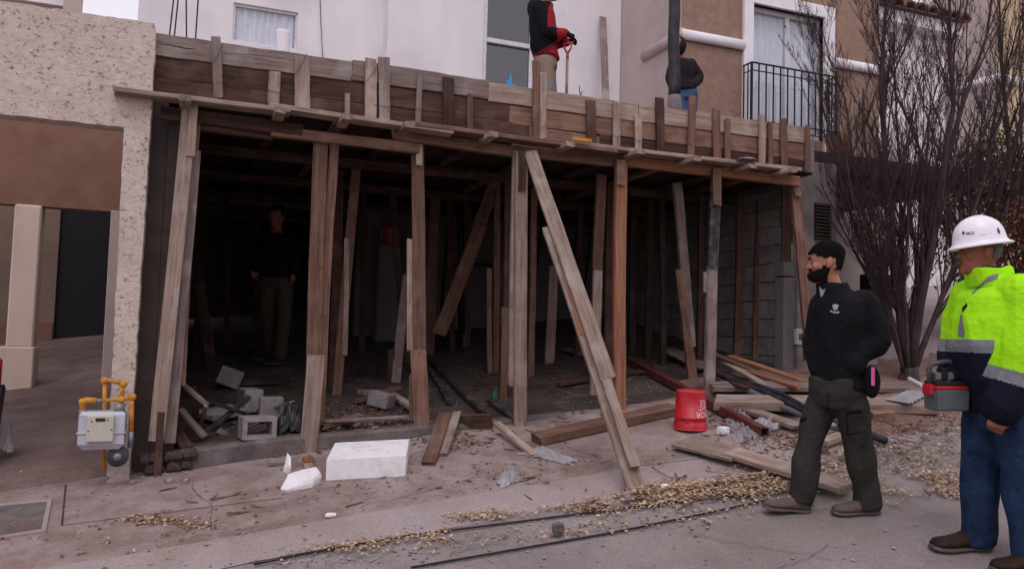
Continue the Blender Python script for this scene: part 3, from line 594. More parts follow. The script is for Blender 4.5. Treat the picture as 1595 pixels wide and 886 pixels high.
# tie wires between stakes and boards
def wire(pix, y=6.535, r=.0022, mat='rust', parent=FWK):
    pts = [aY(px_, py_, y) for px_, py_ in pix]; return part('tie_wire', MB().tube(pts, r, 5), M[mat], parent)
wire([(331, 97), (340, 84), (348, 68)]); wire([(337, 128), (344, 129), (352, 121)]); wire([(415, 140), (428, 143), (440, 145)])
wire([(459, 114), (470, 101), (478, 83)]); wire([(568, 130), (580, 115), (586, 105)]); wire([(583, 163), (600, 166), (612, 168)]); wire([(643, 167), (655, 170)])
wire([(842, 200), (852, 195)]); wire([(954, 208), (962, 215), (968, 210)]); wire([(988, 218), (999, 220)]); wire([(1070, 222), (1080, 228)]); wire([(350, 84), (378, 85), (400, 86), (440, 92)])
# walkway planks
for (pa, pb, mt, yy, seg) in (((176, 138), (452, 172), 'w_pale', 6.43, 10), ((418, 163), (706, 205), 'w_pale', 6.44, 10), ((640, 191), (962, 235), 'w_brown', 6.43, 10), ((890, 222), (1250, 264), 'w_pale', 6.44, 10)):
    a, b = aY(pa[0], pa[1], yy-.08), aY(pb[0], pb[1], yy-.08); a.y += .08; b.y += .08
    m_ = (a.z+b.z)/2
    stick('walkway_plank', a, b, .036, .16, M[mt], FWK, seg=seg, jag=.012, bow=.0012, face=(0, 1, 0))
# joists of the deck: stub ends show under the planks
for px_ in (288, 437, 540, 637, 767, 887, 994, 1083, 1172, 1232):
    py_ = 133+ (px_-175)*.1205; x = aY(px_, py_, 6.26).x; z = 3.808
    j = stick('joist', (x, 6.535, z-.01), (x-.05, 11.1, z), .085, .05, M['w_brown' if rs.random() < .6 else 'w_dark'], FWK, face=(0, 0, 1), seg=4)
    zj = aY(px_, py_, 6.35).z-.058; stick('joist_end', (x+.002, 6.24+rs.uniform(-.04, .03), zj), (x+.001, 6.51, zj), .083, .046, M['w_pale'], FWK, face=(0, 0, 1), seg=2)
for i in range(7):
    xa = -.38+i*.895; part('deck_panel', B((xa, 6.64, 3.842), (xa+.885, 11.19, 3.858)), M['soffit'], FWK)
# header beams under the joists
for (pa, pb, mt, w_, yy) in (((250, 176), (470, 205), 'w_dark', .10, 6.56), ((424, 205), (652, 232), 'w_brown', .085, 6.56), ((300, 196), (425, 212), 'w_dark', .07, 6.60), ((612, 208), (800, 237), 'w_brown', .10, 6.535), ((795, 234), (985, 255), 'w_brown', .10, 6.56), ((960, 250), (1243, 283), 'w_orange', .10, 6.545)):
    a, b = aY(pa[0], pa[1], yy), aY(pb[0], pb[1], yy); stick('header_beam', a, b, w_, .06, M[mt], FWK, seg=8, bow=.001, face=(0, 1, 0))
for yy in (7.8, 9.1, 10.4): stick('header_beam', (-.25, yy, 3.705), (5.85, yy, 3.71), .09, .06, M['w_dark'], FWK, seg=6, bow=.001, face=(0, 1, 0))
RSL = MB().box((-.38, 6.625, 3.862), (5.88, 7.2, 4.2)); RSL.box((-.38, 7.2, 3.862), (5.88, 10.855, 4.45))
solo('roof_slab', RSL, M['conc'], 'grey concrete roof slab behind the stacked form boards', 'slab')
# column rebar standing up at the left end of the slab
rb = thing('column_rebar', 'four upright steel starter bars at the left end of the slab', 'rebar', (0, 6.9, 4.2))
for (a_, b_) in (((271, -6), (263.5, 60)), ((278, -6), (271, 62)), ((290, -6), (290.5, 66)), ((309, -6), (304, 70))):
    a, b = aY(a_[0], a_[1], 6.9), aY(b_[0], b_[1], 6.9); d = (a-b).normalized()
    part('bar', MB().tube([b-d*.25, a+d*.5], .006, 6), M['steel'], rb)
rb = thing('bent_rebar', 'two thin rebar ends poking up beside the shovel', 'rebar', aY(906, 150, 7.2))
part('bar', MB().tube([aY(906, 156, 7.2), aY(903, 144, 7.2), aY(902.5, 134, 7.2)], .005, 5), M['steel'], rb); part('bar', MB().tube([aY(901, 156, 7.2), aY(905, 148, 7.2), aY(907, 142, 7.2)], .004, 5), M['steel'], rb)
# ------------------------------------------------------------------ props
def prop(label, base, pieces, ceil=True, name='timber_prop', cat='prop', group=None, by=None):
    """base: pixel where it stands. pieces: (x0,y0,x1,y1,width px, dY, material[, depth]) top to bottom; the first one is the main board"""
    gp = G(*base) if by is None else aY(base[0], base[1], by); T = thing(name, label, cat, gp, group)
    for i, pc in enumerate(pieces):
        x0_, y0_, x1_, y1_, wp, dy, mt = pc[:7]; th = pc[7] if len(pc) > 7 else .05
        ty = gp.y+dy; tilt = pc[8] if len(pc) > 8 else 0
        a, b = aY(x0_, y0_, ty+tilt), aY(x1_, y1_, ty)
        if abs(y1_-base[1]) < 8 and by is None:
            q = G(x1_, y1_); b = Vector((b.x, ty, gz(b.x, ty)-.01 + (flooroff(b.x, ty) if ty > 6.6 else .02)))
        w_ = wp*dep(b)/FPX
        if i == 0 and ceil:
            d = (a-b); k = (3.70-b.z)/d.z
            if ty > 6.7 and k > .8: a = b+d*k
        stick('board' if i else 'post', b, a, w_, th, M[mt], T, seg=7, bow=.006)
    return T
# front row, left to right
prop('tall pale grey prop of two boards beside the dark column, leftmost of the front row', (243, 688),
     [(296, 166, 243, 686, 23, 0, 'w_pale', .03), (304, 236, 264, 690, 17, .06, 'w_grey', .03), (309, 176, 284, 600, 9, .09, 'w_brown', .03), (302, 160, 297, 242, 13, -.03, 'w_pale', .02)], False, by=6.48)
prop('thin dark post standing on the pavement in front of the slab corner', (246, 744), [(252, 640, 245, 744, 11, 0, 'w_dark', .03)], False, by=6.47)
prop('reddish brown prop, short pale board nailed over its foot, behind the small foam piece', (482, 706),
     [(500, 212, 486, 690, 23, .02, 'w_brown', .06), (521, 226, 498, 660, 15, .09, 'w_brown', .04), (492, 554, 479, 705, 27, -.055, 'w_pale', .03)], False)
prop('front prop of spliced boards with a square cut foot, right of the white foam block', (659, 680),
     [(650, 218, 653, 600, 20, .02, 'w_brown', .06), (639, 373, 639, 545, 11, .05, 'w_pale', .04), (661, 466, 661, 540, 5, .03, 'w_brown', .04), (651, 545, 658, 680, 25, -.045, 'w_brown', .035), (643, 584, 643, 652, 11, .07, 'w_brown', .04), (653, 207, 653, 257, 10, -.04, 'w_pale', .02)], False)
prop('pale front prop marked with dark scratches, left of the slanting brace', (810, 667),
     [(812, 238, 810, 667, 20, 0, 'w_pale', .06), (802, 236, 796, 600, 8, .05, 'w_pale', .05), (813, 236, 813, 296, 11, -.045, 'w_dark', .02), (794, 560, 794, 598, 12, .08, 'w_brown', .03)], False)
prop('smooth orange brown prop right of the slanting brace', (966, 643),
     [(967, 252, 965, 643, 19, 0, 'w_orange', .07), (967, 250, 967, 288, 14, -.05, 'w_brown', .02)], False)
prop('blackened prop with a greyish lower half behind the red bucket', (1104, 622),
     [(1116, 268, 1109, 420, 17, 0, 'w_char', .05), (1109, 415, 1104, 622, 17, .005, 'w_grey', .055), (1117, 262, 1117, 320, 14, -.045, 'w_brown', .025), (1098, 424, 1098, 455, 6, .01, 'w_grey', .03)], False)
prop('weathered leaning prop at the right mouth of the carport, above the bearded man', (1262, 560),
     [(1238, 283, 1263, 560, 17, 0, 'w_brown', .05), (1236, 278, 1243, 306, 11, -.05, 'w_grey', .03), (1252, 520, 1255, 560, 6, .05, 'w_dark', .03)], False, by=6.62)
# second rows, inside
prop('brown prop with a lighter strip on its left edge, first behind the reddish brown prop', (523, 632),
     [(558, 230, 524, 632, 15, 0, 'w_brown', .06), (540, 372, 537, 553, 8, -.05, 'w_pale', .02)])
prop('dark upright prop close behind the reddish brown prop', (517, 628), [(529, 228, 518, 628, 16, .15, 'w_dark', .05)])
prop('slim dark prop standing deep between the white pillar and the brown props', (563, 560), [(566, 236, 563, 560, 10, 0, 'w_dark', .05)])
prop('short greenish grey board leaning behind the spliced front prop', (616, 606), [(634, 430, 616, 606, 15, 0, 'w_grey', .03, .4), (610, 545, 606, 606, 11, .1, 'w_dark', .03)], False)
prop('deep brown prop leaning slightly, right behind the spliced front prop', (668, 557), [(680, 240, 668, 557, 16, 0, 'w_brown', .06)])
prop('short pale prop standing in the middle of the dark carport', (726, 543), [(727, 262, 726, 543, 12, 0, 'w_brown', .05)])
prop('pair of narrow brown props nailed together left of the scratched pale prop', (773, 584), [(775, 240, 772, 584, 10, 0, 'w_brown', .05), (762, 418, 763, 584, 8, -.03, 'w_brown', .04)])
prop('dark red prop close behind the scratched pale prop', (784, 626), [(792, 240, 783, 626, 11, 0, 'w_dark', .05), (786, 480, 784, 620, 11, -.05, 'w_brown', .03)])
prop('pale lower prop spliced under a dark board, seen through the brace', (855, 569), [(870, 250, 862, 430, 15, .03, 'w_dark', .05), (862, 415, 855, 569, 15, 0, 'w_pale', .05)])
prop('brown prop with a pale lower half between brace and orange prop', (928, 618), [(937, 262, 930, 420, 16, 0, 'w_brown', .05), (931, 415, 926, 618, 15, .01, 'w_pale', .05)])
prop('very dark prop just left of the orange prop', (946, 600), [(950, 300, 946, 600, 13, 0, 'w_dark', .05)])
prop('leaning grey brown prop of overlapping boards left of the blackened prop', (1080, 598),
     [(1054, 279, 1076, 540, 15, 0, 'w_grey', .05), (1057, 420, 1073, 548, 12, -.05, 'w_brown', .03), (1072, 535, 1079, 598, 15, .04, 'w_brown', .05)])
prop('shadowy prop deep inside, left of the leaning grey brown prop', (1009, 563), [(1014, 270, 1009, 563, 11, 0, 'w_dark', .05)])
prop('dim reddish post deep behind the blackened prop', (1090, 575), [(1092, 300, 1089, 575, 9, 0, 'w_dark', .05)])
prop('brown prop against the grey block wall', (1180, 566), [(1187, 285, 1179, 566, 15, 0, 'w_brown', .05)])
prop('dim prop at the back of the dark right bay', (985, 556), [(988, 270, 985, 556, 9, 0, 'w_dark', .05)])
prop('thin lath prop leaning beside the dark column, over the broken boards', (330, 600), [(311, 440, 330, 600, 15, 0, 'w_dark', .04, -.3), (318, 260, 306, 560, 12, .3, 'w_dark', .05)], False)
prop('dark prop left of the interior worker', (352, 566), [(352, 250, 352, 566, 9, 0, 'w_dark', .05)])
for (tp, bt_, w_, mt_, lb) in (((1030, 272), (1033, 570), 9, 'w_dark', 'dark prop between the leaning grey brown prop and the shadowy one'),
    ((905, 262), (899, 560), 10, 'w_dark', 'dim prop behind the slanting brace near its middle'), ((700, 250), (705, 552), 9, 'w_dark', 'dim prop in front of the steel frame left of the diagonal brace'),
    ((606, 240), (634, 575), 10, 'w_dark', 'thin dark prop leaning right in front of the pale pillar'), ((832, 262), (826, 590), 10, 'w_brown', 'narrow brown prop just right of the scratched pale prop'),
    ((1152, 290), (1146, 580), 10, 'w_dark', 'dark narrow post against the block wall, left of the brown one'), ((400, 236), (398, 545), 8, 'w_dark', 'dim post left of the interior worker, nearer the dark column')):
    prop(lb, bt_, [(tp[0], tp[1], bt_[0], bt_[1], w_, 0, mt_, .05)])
# diagonal brace inside
T = thing('diagonal_brace', 'long diagonal brace crossing the middle of the dark carport', 'brace', G(686, 560))
q0, q1 = aY(790, 246, 8.6), aY(684, 520, 8.9)
stick('board', q1.lerp(q0, .0), q1.lerp(q0, .62), .155, .04, M['w_brown'], T, seg=5); stick('board', q1.lerp(q0, .56)+Vector((0, .045, 0)), q0+Vector((.02, .045, .12)), .15, .04, M['w_brown'], T, seg=5)
# the big slanting brace in front
P0 = aY(824, 236, 6.44); P1 = G(1000, 780); P1.z += .0
nrm = (P1-P0).cross(RT).normalized()
def bp(x, y, off=0):
    r = ray(x, y); t = (P0-CAM+nrm*off).dot(nrm)/r.dot(nrm); return CAM+r*t
T = thing('slanting_brace', 'long slanting brace of three overlapped pale boards with its foot in the dry leaves', 'brace', P1)
fz = nrm if nrm.y > 0 else -nrm
s = 1 if nrm.y > 0 else -1
stick('board', bp(948, 592), bp(826, 238), .115, .045, M['w_pale'], T, face=fz, seg=8, bow=.003)
stick('board', bp(997, 781, s*.046), bp(856, 356, s*.046), .12, .05, M['w_pale'], T, face=fz, seg=8, bow=.003)
stick('board', bp(989, 726, -s*.01), bp(944, 592, -s*.01), .07, .045, M['w_pale'], T, face=fz, seg=5, bow=.003)
stick('board', bp(907, 522, s*.018), bp(872, 402, s*.018), .035, .01, M['w_orange'], T, face=fz, seg=5, bow=.003)
# ------------------------------------------------------------------ things inside the carport
def fl(x, y): return gz(x, y)+(flooroff(x, y) if y > 6.6 else .03)
def GF(px_, py_):
    """pixel to the slab floor / pavement"""
    p = G(px_, py_); p2 = p.copy()
    r = ray(px_, py_); 
    for _ in range(6):
        h = fl(p2.x, p2.y); t = (p2-CAM).length/r.length; e = (CAM+r*t).z-h
        t += e/(-(r.z)+.117*r.x+.151*r.y); p2 = CAM+r*t
    return p2
p = GF(600, 531); a, b = aY(584, 500, p.y), aY(618, 500, p.y)
zz = aY(604, 381, p.y).z
solo('pale_pillar', bbox((a.x, p.y-.05, fl(p.x, p.y)-.02), (b.x, p.y+.2, zz), .02), M['inner'], 'pale free standing pillar with a red bucket on top, deep in the carport', 'pillar')
def bucket(name, label, base, r0, r1, h, inverted=False):
    T = thing(name, label, 'bucket', base); mb = MB(); n = 32
    prof = [(r0*.96, .0), (r0, .004), (r0+(r1-r0)*.3, h*.3), (r0+(r1-r0)*.9, h*.9), (r1, h)]
    mb.loft([[(r*cos(2*pi*k/n), r*sin(2*pi*k/n), z) for k in range(n)] for r, z in prof])
    for v in mb.v: v += base
    part('body', mb, M['red'], T, True)
    return T
bucket('red_bucket', 'small red bucket standing on the pale pillar in the dark', Vector(((a.x+b.x)/2+.03, p.y+.07, zz)), .115, .135, .26)
# steel rack leaning at the back wall
rk = thing('steel_rack', 'black square tube frame leaning on the back wall of the carport', 'steel frame', aY(800, 520, 10.9))
yb0, yt0 = 10.75, 11.1
def rkp(x, y): f = clampf((520-y)/230, 0, 1); return aY(x, y, yb0+(yt0-yb0)*f)
for (q0, q1) in (((698, 317), (930, 328)), ((692, 412), (768, 412)), ((700, 317), (686, 500)), ((796, 370), (846, 372)), ((866, 340), (930, 352)), ((903, 326), (890, 420)), ((846, 322), (828, 500)), ((900, 363), (925, 366)), ((880, 390), (912, 392)), ((924, 328), (905, 500))):
    part('tube', MB().tube([rkp(*q0), rkp(*q1)], .016, 4), M['steel'], rk)
solo('dark_pipe', MB().tube([aY(716, 225, 9.6), aY(718, 430, 9.6), aY(719, 520, 9.6)], .045, 12), M['steel'], 'vertical black pipe in the middle of the carport ceiling', 'pipe', True)
# ------------------------------------------------------------------ hollow blocks and broken wood at the left mouth
def hollow_block(c, sx, sy, sz, rz, holes=True, mat='block'):
    """hollow concrete block; holes run along local Y"""
    mb = MB(); o = []
    if holes:
        xb = [-sx/2, -sx/2+.035, sx/2-.035, sx/2]; zb = [0, .032, sz-.032, sz]
        mb = wallgrid(xb, zb, {(1, 1)}, -sy/2, sy/2)
    else: mb = bbox((-sx/2, -sy/2, 0), (sx/2, sy/2, sz), .006)
    R = Matrix.Rotation(rz, 3, 'Z')
    for i, v in enumerate(mb.v): mb.v[i] = R @ v + Vector(c)
    return mb
def blk(px_, py_, sx, sy, sz, rz, label, holes=False, tilt=None, grp=None):
    c = GF(px_, py_); mb = hollow_block((0, 0, 0), sx, sy, sz, rz, holes)
    if tilt:
        R = Euler(tilt).to_matrix(); mb.v = [R @ v for v in mb.v]; zm_ = min(v.z for v in mb.v)
        for v in mb.v: v.z -= zm_
    mb.v = [v+c for v in mb.v]
    return solo('concrete_block', mb, M['block'], label, 'concrete block', base=c)
blk(400, 682, .26, .19, .17, .15, 'hollow concrete block showing its open hole, front of the block pile', True)
blk(421, 655, .19, .19, .2, .0, 'upright grey block beside the black bag', False)
blk(388, 640, .16, .3, .2, .2, 'grey block lying behind the hollow one', False)
blk(353, 606, .22, .15, .17, -.2, 'farthest grey block leaning on the dark prop', False, (.1, .35, .1))
blk(345, 652, .34, .3, .05, .3, 'flat broken slab under the black pole', False, (.1, -.1, .2))
blk(592, 636, .17, .2, .13, .5, 'squared grey stone left of the spliced prop, behind the foam block', False, (.15, .1, .4))
blk(575, 615, .2, .14, .05, .3, 'flat pale stone slab behind the squared grey stone', False)
def log(label, pa, pb, w_, t_, mt, za=.0, zb_=.0, cat='board', name='loose_board', yy=None, face=(-.117, -.151, .98), seg=6, jag=.012):
    """loose board from pixel pa to pb, lying on the floor (za, zb lift the ends)"""
    a = GF(*pa); b = GF(*pb); 
    if za: a = lift(pa, za)
    if zb_: b = lift(pb, zb_)
    a = a+Vector((0, 0, t_/2)); b = b+Vector((0, 0, t_/2))
    o = stick(name, a, b, w_, t_, M[mt], None, face=face, seg=seg, jag=jag); return tag(o, label, cat)
def lift(pq, h):
    p = GF(*pq); 
    r = ray(*pq); t = (p-CAM).length/r.length
    for _ in range(8):
        q = CAM+r*t; e = q.z-(fl(q.x, q.y)+h); t += e/(-(r.z)+.117*r.x+.151*r.y)
    return CAM+r*t
log('black pole lying diagonally across the broken slab at the left', (305, 690), (388, 622), .04, .04, 'w_char', .05, .2, 'pole')
log('thin black pole crossing under the diagonal pole', (392, 650), (326, 628), .03, .03, 'w_char', .04, .25, 'pole')
log('broken pale stick propped over the rubble by the dark column', (322, 633), (288, 604), .035, .03, 'w_grey', .3, .45, 'stick')
log('short pale stick hanging down from the broken stick', (314, 658), (321, 634), .03, .03, 'w_grey', .1, .3, 'stick')
log('splintered board resting in the rubble beside the dark column', (318, 682), (280, 640), .06, .03, 'w_grey', .03, .25, 'board')
log('dark board wedged against the foot of the leftmost prop', (290, 700), (272, 672), .09, .03, 'w_dark', .0, .2, 'board')
log('dark plank lying flat behind the grey blocks', (345, 600), (440, 596), .12, .03, 'w_dark', .02, .02, 'plank')
log('short brown plank end beside the hollow block', (340, 672), (368, 690), .08, .03, 'w_brown', .02, .03, 'plank')
log('grey lath leaning on the upright block', (402, 640), (455, 628), .04, .02, 'w_grey', .04, .22, 'lath')
log('brown board lying on the slab between the two middle props', (555, 628), (620, 606), .09, .03, 'w_brown', .02, .03, 'board')
log('long brown board flat on the slab behind the orange prop', (870, 600), (1000, 580), .1, .03, 'w_dark', .02, .02, 'board')
log('dark upright offcut standing in the rubble', (305, 650), (301, 606), .05, .03, 'w_dark', .12, .38, 'board')
# crumpled sheets, bags and foam
def crumple(c, rx, ry, h, n=16, seed=0, z0=0, ang=0.0):
    mb = MB(); vs = []; R = Matrix.Rotation(ang, 3, 'Z'); rs = random.Random(seed)
    for i in range(n+1):
        for j in range(n+1):
            u, v = i/n*2-1, j/n*2-1
            k = 1+.25*noise.noise(Vector((u*2+seed, v*2, 3)))
            e = max(0, 1-(u*u+v*v)*.75)
            p = R @ Vector((u*rx*k*(.8+.2*rs.random()), v*ry*k*(.8+.2*rs.random()), 0))
            x, y = c.x+p.x, c.y+p.y
            z = (fl(x, y)+.004 if z0 == 0 else z0)+h*e*(.35+abs(noise.noise(Vector((u*3.1+seed, v*3.1, 1))))*1.4+.3*rs.random())
            vs.append((x, y, z))
    return mb.add(vs, [(i*(n+1)+j, (i+1)*(n+1)+j, (i+1)*(n+1)+j+1, i*(n+1)+j+1) for i in range(n) for j in range(n)])
solo('black_bag', crumple(GF(452, 672), .17, .12, .2, 14, 4), M['blackplastic'], 'crumpled black bag behind the reddish brown prop', 'bag', True)
solo('plastic_sheet', crumple(GF(1150, 655), .12, .62, .07, 30, 9, 0, -.5), M['film'], 'long crumpled translucent plastic sheet beside the red steel tube', 'plastic sheet')
solo('plastic_sheet', crumple(GF(1190, 668), .2, .12, .09, 16, 12, 0, .2), M['film'], 'grey plastic bundle at the near end of the red steel tube', 'plastic sheet')
solo('plastic_sheet', crumple(GF(852, 712), .07, .26, .05, 18, 21, 0, .6), M['film'], 'strip of translucent plastic over the pale board in front of the scratched prop', 'plastic sheet')
solo('plastic_sheet', crumple(GF(793, 752), .10, .05, .09, 10, 33, 0, .3), M['film'], 'small crumpled plastic scrap alone on the pavement', 'plastic sheet')
solo('plastic_bag', crumple(GF(2, 702), .1, .1, .24, 12, 5), M['film'], 'pale plastic bag at the far left edge', 'bag')
# white foam block
f0, f1, f2, f3 = GF(507, 749), GF(632, 742), GF(631, 716), GF(522, 722)
u = (f1-f0); dpt = Vector((-u.y, u.x, 0)).normalized()*.40; lean = Vector((0, 0, 0))
hgt = .155
vs = [f0, f1, f1+dpt, f0+dpt]
top = [v+Vector((0, 0, hgt)) for v in vs]
vs[2] = Vector((vs[2].x, vs[2].y, vs[2].z+.06)); vs[3] = Vector((vs[3].x, vs[3].y, vs[3].z+.06)); top[2] = top[2]+Vector((0, 0, .06)); top[3] = top[3]+Vector((0, 0, .06))
mb = MB(); rings = []
for k in range(2):
    pass
def foamblock(bot, top, e=.006):
    mb = MB(); 
    def ring(P, inset, dz):
        c = sum(P, Vector())/4; out = []
        for i in range(4):
            a_, b_, p_ = P[(i-1) % 4], P[(i+1) % 4], P[i]
            q = p_+(c-p_).normalized()*inset
            out += [q+(a_-p_).normalized()*e, q+(b_-p_).normalized()*e]
        return [q+Vector((0, 0, dz)) for q in out]
    return mb.loft([ring(bot, e, 0), ring(bot, 0, e), ring(top, 0, -e), ring(top, e, 0)])
FB = thing('foam_block', 'large white styrofoam block lying in front of the slab edge', 'foam block', (f0+f1)/2)
part('slab', foamblock(vs, top), M['foam'], FB)
for (fx, fy) in ((.88, .78), (.75, .25), (.3, .55)):
    q = top[0].lerp(top[1], fx).lerp(top[3].lerp(top[2], fx), fy); part('dent', MB().ell(q, (.008, .006, .0025), None, 8, 4), M['darkgrey'], FB)
def chunk(name, label, cat, c, r, mat, seed=0, rz=0, n=10, lowpoly=True):
    rs = random.Random(seed); mb = MB().ell((0, 0, 0), (1, 1, 1), None, n, 6); R = Matrix.Rotation(rz, 3, 'Z')
    sg = lambda a_: (1 if a_ > 0 else -1)*abs(a_)**.55
    for i, v in enumerate(mb.v):
        k = 1+.25*noise.noise(v*1.7+Vector((seed*3.1, 0, 0)))
        q = Vector((sg(v.x)*r[0]*k, sg(v.y)*r[1]*k, sg(v.z)*r[2]*k)); q = R @ q; q.z = q.z+r[2]*.85; mb.v[i] = q+c
    return solo(name, mb, mat, label, cat, base=c)
def wedge(label, base_px, hts, cat='foam'):
    bs = [G(*q)+Vector((0, 0, .03)) for q in base_px]; c = sum(bs, Vector())/len(bs); n_ = len(bs)
    mid = [p_.lerp(c, -.02)+Vector((0, 0, h_*.5+.004)) for p_, h_ in zip(bs, hts)]; tp_ = [p_.lerp(c, .07)+Vector((0, 0, h_)) for p_, h_ in zip(bs, hts)]
    return solo('foam_scrap', MB().loft([bs, mid, tp_]), M['foam'], label, cat, base=c)
wedge('wedge of broken white foam in front of the reddish brown prop', [(437, 770), (448, 772), (472, 768), (487, 765), (500, 755), (493, 749), (468, 753), (446, 758)], [.012, .02, .045, .05, .06, .075, .07, .06])
wedge('small upright white foam splinter', [(441, 741), (447, 743), (453, 741), (452, 737), (446, 736)], [.03, .05, .05, .09, .12])
chunk('foam_scrap', 'small flat scrap of white foam on the bare pavement', 'foam', GF(515, 804), (.035, .02, .012), M['foam'], 6)
chunk('foam_scrap', 'white foam lump between the bucket and the red tube', 'foam', GF(1127, 676), (.06, .035, .035), M['foam'], 8, .4)
chunk('plaster_lump', 'grey crumpled lump beside the slab edge, left of the foam splinter', 'rubble', GF(432, 724), (.07, .035, .03), M['conc'], 9, .1)
chunk('paper_scrap', 'white crumpled scrap in the leaves beside the brace foot', 'paper', GF(1036, 762), (.03, .025, .02), M['foam'], 14)
chunk('stone', 'pale round stone at the foot of the slanting brace', 'stone', GF(976, 778), (.03, .025, .025), M['stone'], 15)
chunk('stone', 'small dark stone between the two long steel rods', 'stone', GF(869, 830), (.035, .03, .035), M['slabedge'], 16)
chunk('wood_block', 'small wooden block under the foot of the reddish brown prop', 'block', GF(480, 724), (.04, .04, .04), M['w_orange'], 17, .2)
log('short wooden wedge lying before the wooden block', (478, 722), (484, 738), .07, .03, 'w_pale', 0, 0, 'wedge')
# loose boards in front
log('wide short plank with a broken rotten end right of the foam block', (667, 724), (693, 650), .105, .035, 'w_brown', 0, .14, 'plank', jag=.03)
log('narrow short plank beside the broken wide one', (690, 711), (712, 645), .07, .03, 'w_pale', 0, .14, 'plank')
log('narrow pale board running down from the slab edge under the plastic strip', (832, 712), (774, 662), .06, .03, 'w_pale', 0, .08, 'board')
log('pale plank lying beside the red bucket', (1062, 690), (1152, 712), .27, .025, 'w_pale', .03, .03, 'plank')
log('long pale plank pointing at the walking man', (1140, 708), (1317, 763), .19, .035, 'w_pale', .03, .03, 'plank')
log('rough heavy timber lying along the slab edge behind the slanting brace', (836, 692), (1052, 644), .15, .085, 'w_brown', 0, 0, 'timber', seg=14, jag=.03)
log('dark red board at the slab edge behind the two short planks', (710, 668), (766, 668), .05, .13, 'w_dark', 0, 0, 'board')
log('brown splintered board in the rubble right of the reddish brown prop', (500, 668), (560, 652), .08, .04, 'w_brown', .03, .05, 'board', jag=.03)
log('thin broken lath over the splintered board', (505, 658), (640, 650), .05, .02, 'w_grey', .08, .05, 'lath', jag=.03)
log('short yellowish board behind the spliced prop', (612, 618), (645, 640), .07, .04, 'w_pale', .03, .03, 'board')
log('dark steel bar running into the carport left of the green bottle', (755, 648), (672, 566), .04, .04, 'w_char', .03, .03, 'steel bar')
log('second dark bar lying parallel inside the carport', (700, 628), (660, 560), .05, .03, 'w_char', .03, .03, 'steel bar')
log('rusty angle bar between the green bottle and the scratched prop', (806, 656), (762, 626), .05, .03, 'w_char', .03, .03, 'steel bar')
log('pale board lying deep in the carport behind the brace', (880, 545), (935, 560), .1, .03, 'w_grey', .03, .03, 'board')
log('grey sheet board leaning in the dark beside the leaning prop', (1100, 575), (1040, 545), .2, .02, 'w_grey', .05, .1, 'board')
# red steel tube
a, b = GF(978, 566), GF(1191, 681); a.z += .04; b.z += .04
RT_ = thing('red_steel_tube', 'long red square steel tube running from the carport to the pavement', 'steel tube', b)
d = (b-a).normalized(); sv = Vector((0, 0, 1)).cross(d).normalized(); uv = d.cross(sv)
def sq(c, h): return [c+sv*h+uv*h, c-sv*h+uv*h, c-sv*h-uv*h, c+sv*h-uv*h]
part('outer_wall', MB().loft([sq(a, .036), sq(a.lerp(b, .5), .036), sq(b, .036)], cap=False), M['redsteel'], RT_)
part('inner_wall', MB().loft([sq(b, .0359), sq(b+d*.0005, .031), sq(b-d*.3, .031)], cap=False).add([sq(b-d*.3, .031)[i] for i in range(4)], [(0, 1, 2, 3)]), M['rust'], RT_)
# right pile
log('long thick pale beam lying across the right pile, knot at its far end', (1114, 634), (1452, 640), .26, .085, 'w_pale', .05, .03, 'beam', seg=12, jag=.02)
log('long brown board lying behind the thick pale beam', (1108, 606), (1410, 608), .22, .05, 'w_grey', .08, .03, 'board', seg=10)
log('narrow pale board slanting under the black hose', (1135, 632), (1245, 668), .12, .035, 'w_pale', .03, .03, 'board')
for i, (pa, pb, mt, lb, wi) in enumerate((((1112, 553), (1215, 598), 'w_brown', 'longest brown board fanned against the block wall', .07), ((1136, 556), (1252, 596), 'w_orange', 'orange board uppermost on the fanned boards', .08), ((1122, 562), (1190, 600), 'w_pale', 'splintered pale board in the middle of the fanned boards', .07),
   ((1150, 575), (1245, 606), 'w_orange', 'second orange board under the uppermost', .06), ((1108, 578), (1160, 606), 'w_dark', 'dark board lowest on the fanned boards', .09))):
    log(lb, pb, pa, wi, .025, mt, .06+.02*i, .08+.03*(4-i), 'board')
log('pale offcut of wood behind the legs of the walking man', (1284, 694), (1310, 684), .08, .05, 'w_pale', 0, 0, 'board')
log('wooden block standing behind the thick pale beam end', (1356, 654), (1390, 652), .09, .07, 'w_brown', 0, 0, 'block')
def hose(name, label, pts, r, mat, cat, smooth_=True, corr=False):
    P_ = []
    for i in range(len(pts)-1):
        for k in range(8): P_.append(pts[i].lerp(pts[i+1], k/8))
    P_.append(pts[-1])
    rad = [r*(1+(.12 if corr and i % 2 else 0)) for i in range(len(P_))]
    return solo(name, MB().tube(P_, rad, 10), mat, label, cat, smooth_)
hose('black_hose', 'thick black hose lying over the boards, behind the walking man', [lift((1112, 580), .15), lift((1180, 606), .14), lift((1256, 640), .12), lift((1300, 658), .05), lift((1380, 686), .03)], .03, M['rubber'], 'hose')
hose('grey_pipe', 'pale grey pipe lying just below the black hose', [lift((1150, 600), .12), lift((1215, 632), .10), lift((1300, 664), .07)], .026, M['galv'], 'pipe')
hose('corrugated_hose', 'thin ribbed black hose above the grey pipe', [lift((1166, 595), .17), lift((1215, 612), .17), lift((1254, 634), .15)], .02, M['rubber'], 'hose', False, True)
hose('white_pipe', 'short pale plastic pipe on the corrugated sheet under the tree', [lift((1416, 590), .18), lift((1440, 603), .18)], .022, M['frame_alu'], 'pipe')
c0 = [lift((1380, 622), .12), lift((1418, 628), .12), lift((1450, 610), .16), lift((1415, 607), .16)]
mb = MB(); vs = []; n = 24
